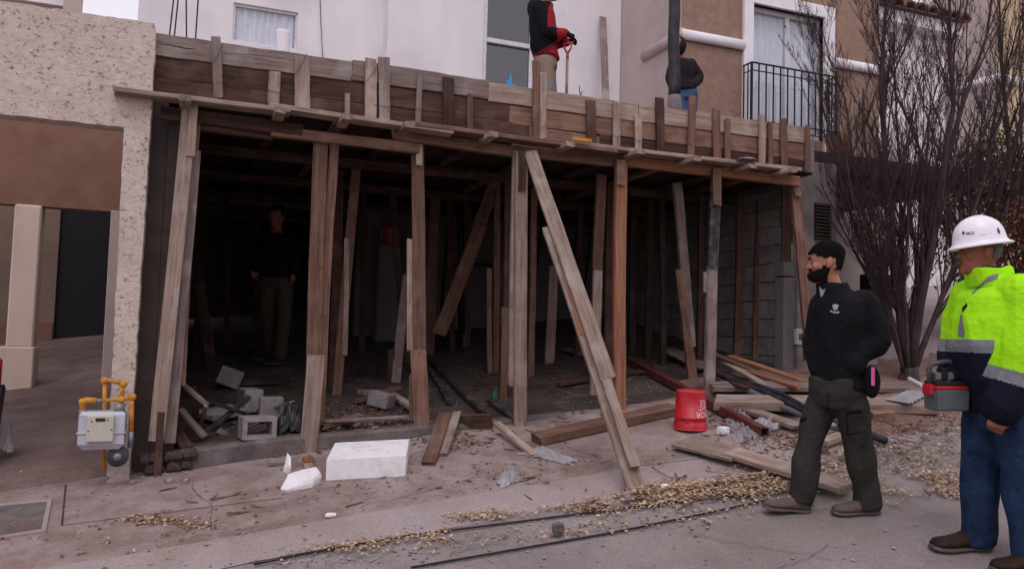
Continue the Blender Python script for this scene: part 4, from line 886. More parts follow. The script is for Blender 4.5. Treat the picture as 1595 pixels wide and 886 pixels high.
for i in range(n+1):
    f = i/n; a_, b_ = c0[0].lerp(c0[3], f), c0[1].lerp(c0[2], f)
    dz = .008*sin(f*2*pi*6)
    vs += [a_+Vector((0, 0, dz)), b_+Vector((0, 0, dz)), a_+Vector((0, 0, dz-.005)), b_+Vector((0, 0, dz-.005))]
fs = []
for i in range(n): k = 4*i; fs += [(k, k+1, k+5, k+4), (k+2, k+6, k+7, k+3), (k, k+4, k+6, k+2), (k+1, k+3, k+7, k+5)]
mb.add(vs, fs); solo('corrugated_sheet', mb, M['sheet'], 'small grey corrugated sheet resting on the beam under the tree', 'roof sheet')
# bucket with its lettering, upside down
bb = GF(1075, 668)
RB = thing('red_bucket', 'upturned red bucket with white lettering on the pavement', 'bucket', bb)
sc = dep(bb)/FPX; r0, r1, h = 25.5*sc, 22.0*sc, 60*sc
n = 48; mb = MB()
prof = [(r0, 0), (r0*1.0, .05), (r0*.965, .055), (r0*.955, .09), (r0*.99, .092), (r0*.99, .102), (r0*.945, .104), (r1*1.01, h*.93), (r1*1.03, h*.97), (r1, h), (r1*.93, h+.003), (r1*.90, h-.012), (0.001, h-.014)]
mb.loft([[(bb.x+r*cos(2*pi*k/n), bb.y+r*sin(2*pi*k/n), bb.z+z) for k in range(n)] for r, z in prof], cap=False)
part('body', mb, M['red'], RB, True)
rim = MB(); 
for (z, rr) in ((h*.985, r1*.99), (.004, r0)): rim.tube([(bb.x+rr*cos(2*pi*k/40), bb.y+rr*sin(2*pi*k/40), bb.z+z) for k in range(41)], .004, 6, cap=False)
part('rim', rim, M['redin'], RB, True)
va = atan2(-bb.y, -bb.x)     # direction to the camera
def rb_pt(ang, z): r = r0*.955+(r1-r0*.955)*(z/h)+.003; return Vector((bb.x+r*cos(va+ang), bb.y+r*sin(va+ang), bb.z+z))
part('handle', MB().tube([rb_pt(-.75+i*.17, .10-.055*sin(i/8*pi/1.7)+.0) for i in range(9)], .0035, 6), M['steel'], RB)
def text_mesh(body, size, mapf, name, mat, parent, bold=.0, res=3):
    cu = bpy.data.curves.new('t', 'FONT'); cu.body = body; cu.size = size; cu.resolution_u = res; cu.offset = bold; cu.align_x = 'CENTER'; cu.extrude = 0
    o = bpy.data.objects.new('t', cu); COL.objects.link(o); dg = bpy.context.evaluated_depsgraph_get(); me = bpy.data.meshes.new_from_object(o.evaluated_get(dg))
    bpy.data.objects.remove(o); bpy.data.curves.remove(cu)
    bm = bmesh.new(); bm.from_mesh(me); 
    bmesh.ops.triangulate(bm, faces=bm.faces[:]); bmesh.ops.subdivide_edges(bm, edges=[e for e in bm.edges if e.calc_length() > size*.3], cuts=1)
    off = Vector((0, 0, 0)); q = parent
    while q is not None: off += q.location; q = q.parent
    for v in bm.verts: v.co = mapf(v.co.x, v.co.y)-off
    bm.to_mesh(me); bm.free(); me.materials.clear(); ob_ = link(name, me, mat, parent); return ob_
for i, (tx, zc_, sz) in enumerate((('HARBOR', .128, .066), ('FREIGHT', .178, .056), ('TOOLS', .222, .058))):
    # upside down: x grows to the viewer's left, y grows downward; centred well to the right of the bucket's face
    text_mesh(tx, sz, lambda x, y, zc_=zc_: rb_pt(1.4-(x/.125), zc_+.024-y), 'lettering', M['ink'], RB, .0004)
# green bottle
g_ = GF(770, 627); solo('green_bottle', MB().loft([[(g_.x+r*cos(k*pi/6), g_.y+r*sin(k*pi/6), g_.z+z) for k in range(12)] for r, z in ((.03, 0), (.032, .01), (.032, .07), (.012, .1), (.012, .12))]), M['greenglass'], 'small green bottle at the mouth of the carport', 'bottle', True)
# steel rods on the street
def gp(px_, py_, h=.02): q = G(px_, py_); q.z += h; return q
hose('steel_rod', 'long thin steel rod lying half in the leaves, farther of the two', [gp(395, 884), gp(520, 859), gp(640, 838), gp(800, 818), gp(930, 801), gp(1060, 784), gp(1168, 771)], .0068, M['steel'], 'steel rod')
hose('steel_rod', 'long thin steel rod lying on the bare street, nearer of the two', [gp(640, 889), gp(800, 861), gp(950, 835), gp(1100, 804), gp(1196, 783)], .0068, M['steel'], 'steel rod')
hose('twig', 'bent dark twig on the pavement right of the foam block', [gp(717, 768), gp(740, 769), gp(757, 765), gp(767, 759)], .005, M['twig'], 'twig')
hose('twig', 'short dark stick on the pavement in front of the foam block', [gp(512, 770), gp(545, 769)], .006, M['twig'], 'twig')
hose('twig', 'thin curved twig below the plastic scrap', [gp(790, 760), gp(808, 770), gp(828, 782)], .004, M['twig'], 'twig')
# utility cover
u0, u1, u2, u3 = gp(-30, 818, .036), gp(-8, 845, .036), gp(64, 834, .036), gp(73, 790, .036)
u0 = gp(-35, 800, .036)
CV = thing('utility_cover', 'worn square metal cover set in the pavement at the bottom left', 'cover', (u1+u3)/2)
def quadprism(P_, h0, h1):
    return MB().loft([[p_+Vector((0, 0, h0)) for p_ in P_], [p_+Vector((0, 0, h1)) for p_ in P_]])
part('lid', quadprism([u0, u1, u2, u3], -.02, .004), M['slabedge'], CV)
cc = (u0+u1+u2+u3)/4; fr = MB()
for i in range(4):
    p_, q_ = [u0, u1, u2, u3][i], [u0, u1, u2, u3][(i+1) % 4]
    e_ = lambda z: cc+(z-cc)*1.16
    fr.add([p_+Vector((0, 0, .006)), q_+Vector((0, 0, .006)), e_(q_)+Vector((0, 0, .006)), e_(p_)+Vector((0, 0, .006)), p_-Vector((0, 0, .02)), q_-Vector((0, 0, .02)), e_(q_)-Vector((0, 0, .02)), e_(p_)-Vector((0, 0, .02))], [(0, 1, 2, 3), (0, 4, 5, 1), (2, 6, 7, 3)])
part('frame', fr, M['kerb'], CV)
# pavement joints: dark recessed grooves filled with dirt
jm = MB()
def groove(pa, pb, w_=.006):
    a_, b_ = gp(pa[0], pa[1], 0), gp(pb[0], pb[1], 0); n_ = 24; s_ = (b_-a_).cross(Vector((0, 0, 1))).normalized()*w_; vs = []
    for i in range(n_+1):
        p_ = a_.lerp(b_, i/n_); z = gz(p_.x, p_.y)+walkoff(p_.x, p_.y)+.0035
        vs += [Vector((p_.x-s_.x, p_.y-s_.y, z)), Vector((p_.x+s_.x, p_.y+s_.y, z))]
    jm.add(vs, [(2*i, 2*i+1, 2*i+3, 2*i+2) for i in range(n_)])
groove((102, 762), (96, 826)); groove((96, 826), (440, 782), .004); groove((1003, 731), (1094, 719), .004)
rs = random.Random(31)
for (cx_, cy_, n_, dx_, dy_) in ((560, 800, 14, 14, -3.0), (1060, 835, 16, 15, 2.2), (300, 760, 9, 5, 9), (880, 700, 10, 13, 3), (1290, 850, 9, -9, 5), (700, 870, 8, 12, -2)):
    q_ = (cx_, cy_)
    for k in range(n_):
        q2 = (q_[0]+dx_+rs.uniform(-7, 7), q_[1]+dy_+rs.uniform(-4, 4)); a_, b_ = G(*q_), G(*q2); s_ = (b_-a_).cross(Vector((0, 0, 1))).normalized()*rs.uniform(.0012, .0028)
        za, zb_ = [gz(p_.x, p_.y)+(walkoff(p_.x, p_.y) if p_.y > K1 else .012)+.0045 for p_ in (a_, b_)]
        jm.add([(a_.x-s_.x, a_.y-s_.y, za), (a_.x+s_.x, a_.y+s_.y, za), (b_.x+s_.x, b_.y+s_.y, zb_), (b_.x-s_.x, b_.y-s_.y, zb_)], [(0, 1, 2, 3)]); q_ = q2
structure('pavement_joint', jm, M['conc_dark'])
# ------------------------------------------------------------------ gas meter on its yellow pipes
YG = 6.22
GM = thing('gas_meter', 'grey white gas meter hung on yellow pipes beside the stucco pillar', 'gas meter', aY(160, 740, YG))
a, b = aY(123, 642, YG), aY(192, 700, YG); z1_, z0_ = a.z, b.z
zmid = z0_+(z1_-z0_)*.45
def mbody(y0, y1): 
    w_ = b.x-a.x
    return MB().loft([[(a.x+.03, y0+.03, z0_), (b.x-.03, y0+.03, z0_), (b.x-.03, y1-.02, z0_), (a.x+.03, y1-.02, z0_)], [(a.x, y0, z0_+.04), (b.x, y0, z0_+.04), (b.x, y1, z0_+.04), (a.x, y1, z0_+.04)], [(a.x, y0, z1_-.02), (b.x, y0, z1_-.02), (b.x, y1, z1_-.02), (a.x, y1, z1_-.02)], [(a.x+.015, y0+.02, z1_), (b.x-.015, y0+.02, z1_), (b.x-.015, y1-.02, z1_), (a.x+.015, y1-.02, z1_)]])
part('case', mbody(YG, YG+.18), M['meter'], GM)
part('seam', bbox((a.x-.008, YG-.008, zmid-.006), (b.x+.008, YG+.19, zmid+.006), .002), M['meter'], GM)
pa, pb = aY(136, 647, YG-.03), aY(176, 688, YG-.03)
pn = part('panel', bbox((pa.x, YG-.03, pb.z), (pb.x, YG-.001, pa.z), .006), M['meter_panel'], GM)
q0, q1 = aY(149, 651, YG-.031), aY(164, 656, YG-.031); part('display', B((q0.x, YG-.033, q1.z), (q1.x, YG-.0301, q0.z)), M['lcd'], pn)
for (sx, sy) in ((137.5, 671), (174, 669), (168, 654), (143, 656)): q = aY(sx, sy, YG-.031); part('screw', MB().ell(q, (.006, .003, .006), None, 8, 5), M['darkgrey'], pn)
text_mesh('- - -', .014, lambda x, y: Vector((aY(155, 677, YG-.031).x+x*2, YG-.0315, aY(155, 679, YG-.031).z+y)), 'print', M['darkgrey'], pn)
def pipe(name, pix, r, mat, yy=YG+.08): return part(name, MB().tube([aY(x, y, yy) for x, y in pix], r, 12), mat, GM, True)
def elbow(x, y, r=.028, yy=YG+.08): part('elbow', MB().ell(aY(x, y, yy), (r, r, r), None, 12, 8), M['yel_pipe'], GM, True)
pipe('inlet_pipe', [(129, 640), (129, 627), (134, 623), (150, 624)], .022, M['yel_pipe']); pipe('valve', [(148, 624), (160, 624)], .017, M['galv'])
pipe('cross_pipe', [(160, 624), (180, 622), (206, 620)], .014, M['yel_pipe'])
pipe('riser', [(190, 626), (190, 597)], .016, M['yel_pipe']); pipe('upper_pipe', [(163, 592), (180, 594), (196, 598)], .018, M['yel_pipe'])
pipe('left_riser', [(163, 592), (162, 730)], .014, M['yel_pipe'], YG+.2); pipe('right_riser', [(205, 618), (204, 674)], .017, M['yel_pipe'])
pipe('outlet_pipe', [(204, 672), (203, 696)], .019, M['galv'])
for e_ in ((129, 626), (163, 593), (192, 598), (206, 618), (189, 622)): elbow(*e_)
pipe('union', [(129, 638), (129, 648)], .026, M['galv']); pipe('union', [(186, 628), (186, 643)], .032, M['galv'])
q = aY(183, 711, YG+.05)
part('regulator', MB().tube([q, q+Vector((0, .05, 0))], .07, 24), M['darkgrey'], GM, True); part('regulator_cap', MB().tube([q-Vector((0, .03, 0)), q], [.026, .03], 16), M['galv'], GM, True)
# sliver of a red and black object at the left edge
rc = thing('red_black_machine', 'edge of a red and black machine at the far left border', 'machine', aY(-30, 660, 7.0))
a, b = aY(-80, 560, 7.0), aY(-3, 612, 7.0); part('red_side', bbox((a.x, 7.0, b.z), (b.x, 7.1, a.z+.02), .02), M['red'], rc)
b = aY(4, 600, 7.0); c_ = aY(-20, 672, 7.0); part('black_base', MB().loft([[(a.x, 6.97, z_), (b.x-k_, 6.97, z_), (b.x-k_, 7.12, z_), (a.x, 7.12, z_)] for z_, k_ in ((gz(a.x, 7.0)+.09, .04), (c_.z+.06, .02), (b.z-.03, 0), (b.z, .012))]), M['blackplastic'], rc)
# things on the roof
_a, _b = aY(944, 200, 10.3), aY(939, 27, 10.82); _a = _b+(_a-_b)*((_b.z-4.452)/(_b.z-_a.z)); o = stick('leaning_plank', _a, _b, .105, .03, M['w_grey'], None); tag(o, 'tall grey plank leaning on the white wall between the two roof workers', 'plank')
hose('white_pipe', 'short white pipe standing up before the curtained window', [aY(440, 84, 6.8), aY(440.5, 66, 6.8), aY(441, 49, 6.8)], .055, M['white_trim'], 'pipe')
PH = thing('vertical_pipe', 'thick black vertical pipe with a dusty pale lower end in front of the hooded worker', 'pipe', aY(1052, 172, 7.9))
t0, t1, t2 = aY(1051, 168, 7.7), aY(1050, 149, 7.7), aY(1050, -60, 7.7); 
P_ = [t1.lerp(t2, i/12)+Vector((.008*sin(i), 0, 0)) for i in range(13)]
part('hose', MB().tube(P_, [.066*(1+.02*sin(i*2)) for i in range(13)], 16), M['rubber'], PH, True)
part('crusted_end', MB().tube([t0-Vector((0, 0, .1)), t0, t0.lerp(t1, .5), t1], [.083, .086, .08, .068], 16), M['rope'], PH, True)
o = solo('blue_bag', crumple(aY(797, 140, 7.6), .12, .06, .24, 12, 7, 4.452), M['blueplastic'], 'light blue plastic bag on the roof below the sliding window', 'bag', False)
solo('blue_cloth', crumple(aY(1019, 165, 7.4), .05, .05, .15, 10, 8, 4.452), M['palejeans'], 'dark blue bundle beside the foot of the black pipe', 'bundle')
solo('level', bbox(aY(893, 217, 6.3)-Vector((0, 0, .008)), aY(920, 220, 6.33)+Vector((0, 0, .012)), .002), M['yel_pipe'], 'small yellow tool lying on the walkway plank', 'tool')
cq = aY(1165, 248, 6.32); solo('rag', crumple(cq, .12, .06, .03, 12, 3, cq.z-.01), M['conc'], 'pale dirty rag on the walkway plank near its right end', 'rag')
oq = aY(1306, 247, 7.2); rbk = MB().loft([[(oq.x+r*cos(k*pi/8), oq.y+r*sin(k*pi/8), ps.z+.2+z) for k in range(16)] for r, z in ((.11, 0), (.12, .01), (.145, .26), (.14, .265))]); solo('orange_tub', rbk, M['w_orange'], 'orange tub on the slab of the brown house behind twigs', 'tub', True)
# dark box on a post behind the tree
a, b = aY(1356, 426, 8.3), aY(1396, 480, 8.3); T = thing('dark_box', 'dark box on a short post behind the bare tree', 'box', (a.x+.12, 8.4, gz(a.x, 8.4)))
part('box', bbox((a.x, 8.3, b.z), (b.x, 8.5, a.z), .01), M['blackplastic'], T); part('post', B((a.x+.08, 8.36, gz(a.x, 8.4)), (a.x+.2, 8.44, b.z)), M['conc_dark'], T)
# ------------------------------------------------------------------ fallen leaves (one mass) and pebbles
def leafbed(name, mat, spots, size=(.006, .017), lift_=.004, seed=1):
    rs = random.Random(seed); mb = MB()
    for (pa, pb, wd, cnt) in spots:
        a_, b_ = G(*pa), G(*pb)
        for _ in range(int(cnt*1.0)):
            f = rs.random(); x = a_.x+(b_.x-a_.x)*f+rs.gauss(0, wd*.55); y = a_.y+(b_.y-a_.y)*f+rs.gauss(0, wd*.5)
            if nzz(x, y, 3.3, 8)+rs.uniform(-.28, .4) < -.06: continue
            s_ = rs.uniform(*size); an = rs.uniform(0, 2*pi); pile = cnt/3000*.012*exp(-((y-(a_.y+(b_.y-a_.y)*f))/(wd*.6))**2)*(.5+.9*abs(nzz(x, y, 5)))
            off_ = soiloff(x, y) if x > 3.7 and 4.3 < y < 9.2 else 0
            z = gz(x, y)+max(off_, (flooroff(x, y) if y > 6.6 else walkoff(x, y) if y > K1 else .02))+lift_+pile*rs.random()*3+rs.uniform(0, .008)
            n_ = Vector((rs.gauss(-.117, .24), rs.gauss(-.151, .24), 1)).normalized(); u_ = Vector((cos(an), sin(an), 0)); u_ = (u_-n_*u_.dot(n_)).normalized(); v_ = n_.cross(u_)
            c_ = Vector((x, y, z)); cu = rs.uniform(-.08, .28)*s_; jj = [rs.uniform(.55, 1.3) for _ in range(6)]
            mb.add([c_-u_*s_*jj[0], c_-(u_*.3-v_*.6)*s_*jj[1]+n_*cu, c_+(u_*.5+v_*.55)*s_*jj[2]+n_*cu, c_+u_*s_*jj[3], c_+(u_*.4-v_*.6)*s_*jj[4]+n_*cu*.5, c_-(u_*.35+v_*.65)*s_*jj[5]-n_*cu*.3, c_], [(6, 0, 1), (6, 1, 2), (6, 2, 3), (6, 3, 4), (6, 4, 5), (6, 5, 0)])
    o = link(name, mb.mesh(name), mat); o['kind'] = 'stuff'; tag(o, 'dry golden leaves drifted along the kerb' if name == 'fallen_leaves' else ('brown leaf litter scattered over the soil and pavement'), 'leaves'); return o
leafbed('fallen_leaves', M['leaf_gold'], [((925, 795), (1195, 752), .12, 6800), ((1010, 772), (1200, 765), .16, 4200), ((700, 812), (930, 792), .07, 600), ((430, 872), (700, 835), .08, 460), ((200, 815), (330, 826), .06, 260), ((450, 712), (475, 720), .05, 70),
   ((1190, 762), (1490, 748), .12, 2300), ((1170, 735), (1330, 735), .2, 1200), ((1370, 710), (1490, 720), .3, 380), ((1350, 655), (1490, 650), .15, 250), ((0, 775), (70, 765), .04, 30), ((560, 865), (1100, 815), .1, 300), ((1030, 800), (1400, 790), .1, 260), ((20, 850), (400, 870), .25, 60), ((600, 700), (900, 720), .3, 90), ((1200, 700), (1240, 690), .2, 300), ((1395, 770), (1500, 770), .12, 600)], seed=2)
leafbed('leaf_litter', M['leaf_brown'], [((1200, 720), (1500, 700), .4, 1300), ((420, 780), (1000, 720), .45, 260), ((650, 690), (760, 700), .12, 260), ((0, 830), (430, 850), .3, 90), ((930, 790), (1200, 750), .15, 700), ((430, 690), (640, 672), .12, 260), ((1380, 670), (1590, 660), .3, 700), ((200, 812), (330, 826), .07, 160), ((500, 660), (650, 640), .2, 200), ((780, 600), (1100, 560), .8, 260), ((1140, 690), (1300, 700), .3, 400)], (.008, .02), seed=5)
def pebbles(name, mat, spots, size, label, seed=4):
    rs = random.Random(seed); mb = MB()
    for (pa, pb, wd, cnt) in spots:
        a_, b_ = G(*pa), G(*pb)
        for _ in range(cnt):
            f = rs.random(); x = a_.x+(b_.x-a_.x)*f+rs.gauss(0, wd*.5); y = a_.y+(b_.y-a_.y)*f+rs.gauss(0, wd*.5); s_ = rs.uniform(*size)*rs.choice((.5, .7, 1, 1))
            off_ = soiloff(x, y) if x > 3.7 and 4.3 < y < 9.2 else 0
            z = gz(x, y)+max(off_, (flooroff(x, y) if y > 6.6 else walkoff(x, y) if y > K1 else .01))
            vs = [(x+s_*rs.uniform(.6, 1.2)*cx_, y+s_*rs.uniform(.6, 1.2)*cy_, z+s_*cz_*rs.uniform(.5, .9)) for cx_, cy_, cz_ in ((-1, 0, .3), (0, -1, .3), (1, 0, .3), (0, 1, .3), (0, 0, 1.1), (0, 0, -.4))]
            mb.add(vs, [(0, 1, 4), (1, 2, 4), (2, 3, 4), (3, 0, 4), (1, 0, 5), (2, 1, 5), (3, 2, 5), (0, 3, 5)])
    o = link(name, mb.mesh(name), mat); o['kind'] = 'stuff'; return tag(o, label, 'gravel')
pebbles('gravel', M['stone'], [((100, 790), (1000, 720), .5, 520), ((170, 752), (300, 742), .05, 120), ((430, 690), (760, 665), .1, 300), ((400, 880), (1100, 800), .35, 450), ((560, 640), (900, 600), 1.0, 260), ((1110, 660), (1300, 700), .4, 300), ((1350, 690), (1560, 680), .5, 420), ((330, 690), (650, 640), .25, 160), ((330, 812), (400, 850), .08, 60), ((940, 590), (1090, 640), .6, 160), ((0, 880), (1500, 870), .7, 260)], (.004, .017), 'scattered pebbles and mortar crumbs on pavement, slab and soil')
rs = random.Random(6)
for i, (x_, y_, sc_, lb) in enumerate(((553, 664, .045, 'rounded stone at the slab edge behind the foam block'), (524, 668, .04, 'flat stone in the rubble right of the reddish brown prop'), (632, 655, .05, 'grey stone just left of the spliced prop'), (739, 706, .04, 'flat pale chip on the pavement right of the narrow plank'), (585, 668, .035, 'small stone behind the right end of the foam block'), (262, 750, .04, 'flat rubble slab below the leftmost prop'), (290, 750, .035, 'broken mortar bar at the foot of the dark column'), (205, 752, .035, 'small white stone under the gas meter pillar'))):
    chunk('stone', lb, 'stone', GF(x_, y_), (sc_, sc_*.6, sc_*.4), M['stone'], 30+i, rs.uniform(0, 3))

RH_ = thing('rubble_heap', 'dark lumps of broken mortar under the leftmost prop', 'rubble', (-.2, 6.5, gz(-.2, 6.5)))
rs = random.Random(77)
for i in range(9):
    x_ = -.36+.04*i+rs.uniform(-.02, .02); r_ = rs.uniform(.035, .065); mb = MB().ell((0, 0, 0), (1, 1, 1), None, 8, 5); k0 = rs.uniform(0, 9)
    z_ = gz(x_, 6.5)+(.05 if i % 2 else .13)+.02
    for j, v in enumerate(mb.v): mb.v[j] = Vector((x_, 6.50+rs.uniform(-.0, .004), z_))+Vector((v.x*r_, v.y*r_*.8, v.z*r_*.85))*(1+.4*noise.noise(v*1.9+Vector((k0, 0, 0))))
    part('lump', mb, M['conc_dark'], RH_)

def chips(name, mat, spots, label, seed=9):
    rs = random.Random(seed); mb = MB()
    for (pa, pb, wd, cnt) in spots:
        a_, b_ = G(*pa), G(*pb)
        for _ in range(cnt):
            f = rs.random(); x = a_.x+(b_.x-a_.x)*f+rs.gauss(0, wd*.5); y = a_.y+(b_.y-a_.y)*f+rs.gauss(0, wd*.5)
            z = fl(x, y) if x < 3.7 or y > 9 else gz(x, y)+max(soiloff(x, y), flooroff(x, y) if y > 6.6 else walkoff(x, y))
            l_ = rs.uniform(.02, .11)*rs.choice((.5, 1, 1)); an = rs.uniform(0, pi); u_ = Vector((cos(an), sin(an), rs.uniform(-.12, .25))); v_ = Vector((-sin(an), cos(an), 0))*rs.uniform(.003, .012); t_ = Vector((0, 0, rs.uniform(.003, .009))); c_ = Vector((x, y, z+.006))
            P_ = [c_-u_*l_-v_, c_+u_*l_-v_*.6, c_+u_*l_*.9+v_, c_-u_*l_*.95+v_]
            mb.add(P_+[p_+t_ for p_ in P_], [(4, 5, 6, 7), (0, 1, 5, 4), (1, 2, 6, 5), (2, 3, 7, 6), (3, 0, 4, 7)])
    o = link(name, mb.mesh(name), mat); o['kind'] = 'stuff'; return tag(o, label, 'debris')
chips('wood_chips', M['w_brown'], [((420, 705), (760, 668), .16, 110), ((300, 700), (640, 655), .4, 90), ((650, 700), (980, 650), .3, 40), ((1110, 660), (1320, 690), .35, 120), ((300, 640), (1100, 590), 1.0, 220), ((1000, 760), (1500, 700), .5, 60), ((150, 800), (900, 740), .5, 16)], 'small splinters and wood chips strewn over slab, soil and pavement')
# ------------------------------------------------------------------ trees
def tree(name, label, base, stems, height, spread, seed, mat_t, mat_b, leafmat, nleaf, cat='tree', trunk_h=.35, trunk_r=.1, dens=1.0, leaf_s=(.012, .03), leaf_low=.0):
    rs = random.Random(seed); T = thing(name, label, cat, base)
    base = Vector(base)
    tk = MB().tube([base-Vector((0, 0, .1)), base+Vector((0, 0, .03)), base+Vector((.01, 0, trunk_h*.5)), base+Vector((.0, 0, trunk_h))], [trunk_r*1.5, trunk_r*1.25, trunk_r, trunk_r*1.05], 12)
    part('trunk', tk, M[mat_t], T, True)
    tips = []; twigs = MB()
    def grow(mb, p, d, L, r, depth, n):
        pts = [p]; q = p.copy(); dd = d.copy(); st = L/n
        for i in range(n):
            dd = (dd+Vector((rs.gauss(0, .07), rs.gauss(0, .07), .13 if depth else .085))).normalized(); q = q+dd*st; pts.append(q.copy())
        rad = [r*(1-(.90 if depth == 0 else .72)*(i/n)**.8) for i in range(n+1)]
        mb.tube(pts, rad, 8 if depth == 0 else (5 if depth == 1 else 3))
        return pts, rad
    def rec(pts, rad, L, depth, maxd):
        if depth > maxd: return
        k = int(({1: 18, 2: 7, 3: 4}[depth])*dens)
        for i in range(k):
            f = rs.uniform(.12 if depth == 1 else .15, .97); idx = min(int(f*(len(pts)-1)), len(pts)-2); t = f*(len(pts)-1)-idx
            p = pts[idx].lerp(pts[idx+1], t); d0 = (pts[idx+1]-pts[idx]).normalized()
            an = rs.uniform(0, 2*pi); side = Vector((cos(an), sin(an), 0)); a_ = rs.uniform(.22, .6)
            d = (d0*cos(a_)+side*sin(a_)).normalized(); d.z = abs(d.z)*.8+.15; d.normalize()
            l = L*rs.uniform(.28, .52)*(1-.35*f); r = max(.0028, (rad[idx]*(1-t)+rad[idx+1]*t)*rs.uniform(.4, .6))
            mb = twigs
            pp, rr = grow(mb, p, d, l, r, depth, 5 if depth < 3 else 3)
            tips.append(pp); rec(pp, rr, l, depth+1, maxd)
    for (dx, dy, hz, r0_) in stems:
        mb = MB(); p = base+Vector((dx*.05, dy*.05, trunk_h*.3))
        d = Vector((dx, dy, 1.35)).normalized(); L = height*hz
        pp, rr = grow(mb, p, d, L, r0_, 0, 12)
        part('stem', mb, M[mat_t], T, True)
        rec(pp, rr, L*.8, 1, 3)
    o = part('branches', twigs, M[mat_b], T, False, 'stuff')
    if nleaf:
        lb = MB()
        for _ in range(nleaf):
            pp = rs.choice(tips)
            if leaf_low and rs.random() < .75 and pp[-1].z > base.z+leaf_low: continue
            i = rs.randrange(len(pp)-1); p = pp[i].lerp(pp[i+1], rs.random())
            s_ = rs.uniform(*leaf_s); n_ = Vector((rs.gauss(0, 1), rs.gauss(0, 1), rs.gauss(0, 1))).normalized(); u_ = n_.orthogonal().normalized(); v_ = n_.cross(u_)
            c_ = p+Vector((rs.gauss(0, .02), rs.gauss(0, .02), rs.gauss(0, .02)))
            lb.add([c_-u_*s_, c_+v_*s_*.5, c_+u_*s_, c_-v_*s_*.5, c_+n_*s_*.25], [(0, 1, 4), (1, 2, 4), (2, 3, 4), (3, 0, 4)])
        part('leaves', lb, M[leafmat], T, False, 'stuff')
    return T
tb = G(1416, 598); tb.z = gz(tb.x, tb.y)+.03
tree('bare_tree', 'leafless many stemmed tree with a few russet leaves, between the two visitors', tb,
     [(-.12, .05, 1.0, .062), (.10, -.1, 1.0, .052), (.40, .1, .95, .062), (-.30, 0, .92, .036), (.72, -.1, .85, .034), (-.60, .1, .66, .022), (.05, .35, .9, .034), (-.5, -.25, .75, .024), (.22, .3, .9, .03), (-.8, 0, .5, .018)],
     4.6, 1.4, 21, 'bark', 'twig', 'leaf_red', 800, trunk_h=.14, trunk_r=.085, dens=1.3, leaf_low=1.6)
tb2 = Vector((8.6, 6.9, gz(8.6, 6.9)+.05))
tree('bare_tree', 'second leafless tree behind the man in the hard hat, dense with thin twigs', tb2,
     [(-.1, .05, 1.0, .05), (.25, -.1, 1.0, .045), (-.4, -.05, .95, .036), (.5, .1, .95, .036), (.8, -.15, .85, .028), (.02, .35, .95, .033), (-.65, -.1, .8, .022)],
     4.9, 1.4, 5, 'bark', 'twig', 'leaf_red', 900, trunk_h=.2, trunk_r=.1, dens=1.15, leaf_low=2.4)
def shrub(name, label, base, r, h, n, mats, seed, lo=.0, cat='shrub'):
    rs = random.Random(seed); T = thing(name, label, cat, base); base = Vector(base)
    st = MB()
    cl = []
    for i in range(16):
        an = rs.uniform(0, 2*pi); e = Vector((cos(an)*r*.7*rs.random(), sin(an)*r*.7*rs.random(), h*rs.uniform(.5, .95)))
        st.tube([base, base+e*.4+Vector((0, 0, .1)), base+e], [.025, .016, .006], 5)
    part('trunk', st, M['bark'], T)
    for i in range(46):
        an = rs.uniform(0, 2*pi); rr = r*sqrt(rs.random()); cl.append((base+Vector((cos(an)*rr, sin(an)*rr, lo+(h-lo)*rs.random()*(1-.35*rr/r))), rs.uniform(.12, .3)))
    lb = MB()
    for _ in range(n):
        c, s0 = rs.choice(cl); p = c+Vector((rs.gauss(0, s0), rs.gauss(0, s0), rs.gauss(0, s0))); s_ = rs.uniform(.018, .04)
        n_ = Vector((rs.gauss(0, 1), rs.gauss(0, 1), rs.gauss(0, 1))).normalized(); u_ = n_.orthogonal().normalized(); v_ = n_.cross(u_)
        lb.add([p-u_*s_, p+v_*s_*.5, p+u_*s_, p-v_*s_*.5], [(0, 1, 2, 3)])
    part('foliage', lb, M[mats], T, False, 'stuff'); return T
shrub('evergreen_shrub', 'tall dark green shrub behind the bare trees at the right edge', (10.4, 7.6, gz(10.4, 7.6)), 1.0, 3.0, 15000, 'leaf_green', 3, .4)
shrub('russet_shrub', 'russet leaved shrub just behind the hard hat', (8.9, 6.2, gz(8.9, 6.2)), .75, 2.0, 4200, 'leaf_red', 8, .3)
# ------------------------------------------------------------------ people
def remesh(mb, voxel, smooth_=2, fold=0.0, fscale=9, fseed=0, stretch=(1, 1, .6)):
    me = mb.mesh('tmp'); o = bpy.data.objects.new('tmp', me); COL.objects.link(o)
    m = o.modifiers.new('r', 'REMESH'); m.mode = 'VOXEL'; m.voxel_size = voxel
    if smooth_: s_ = o.modifiers.new('s', 'SMOOTH'); s_.iterations = smooth_; s_.factor = .6
    dg = bpy.context.evaluated_depsgraph_get(); out = bpy.data.meshes.new_from_object(o.evaluated_get(dg))
    bpy.data.objects.remove(o); bpy.data.meshes.remove(me)
    if fold:
        ns = [v.normal.copy() for v in out.vertices]
        for v, n_ in zip(out.vertices, ns):
            c = v.co; q = Vector((c.x*stretch[0], c.y*stretch[1], c.z*stretch[2]))*fscale+Vector((fseed, 0, 0))
            k = noise.noise(q)*.6+.6*(1-abs(noise.noise(q*.55+Vector((9, 3, 1))))*2.4)
            v.co = c+n_*fold*k
    return out
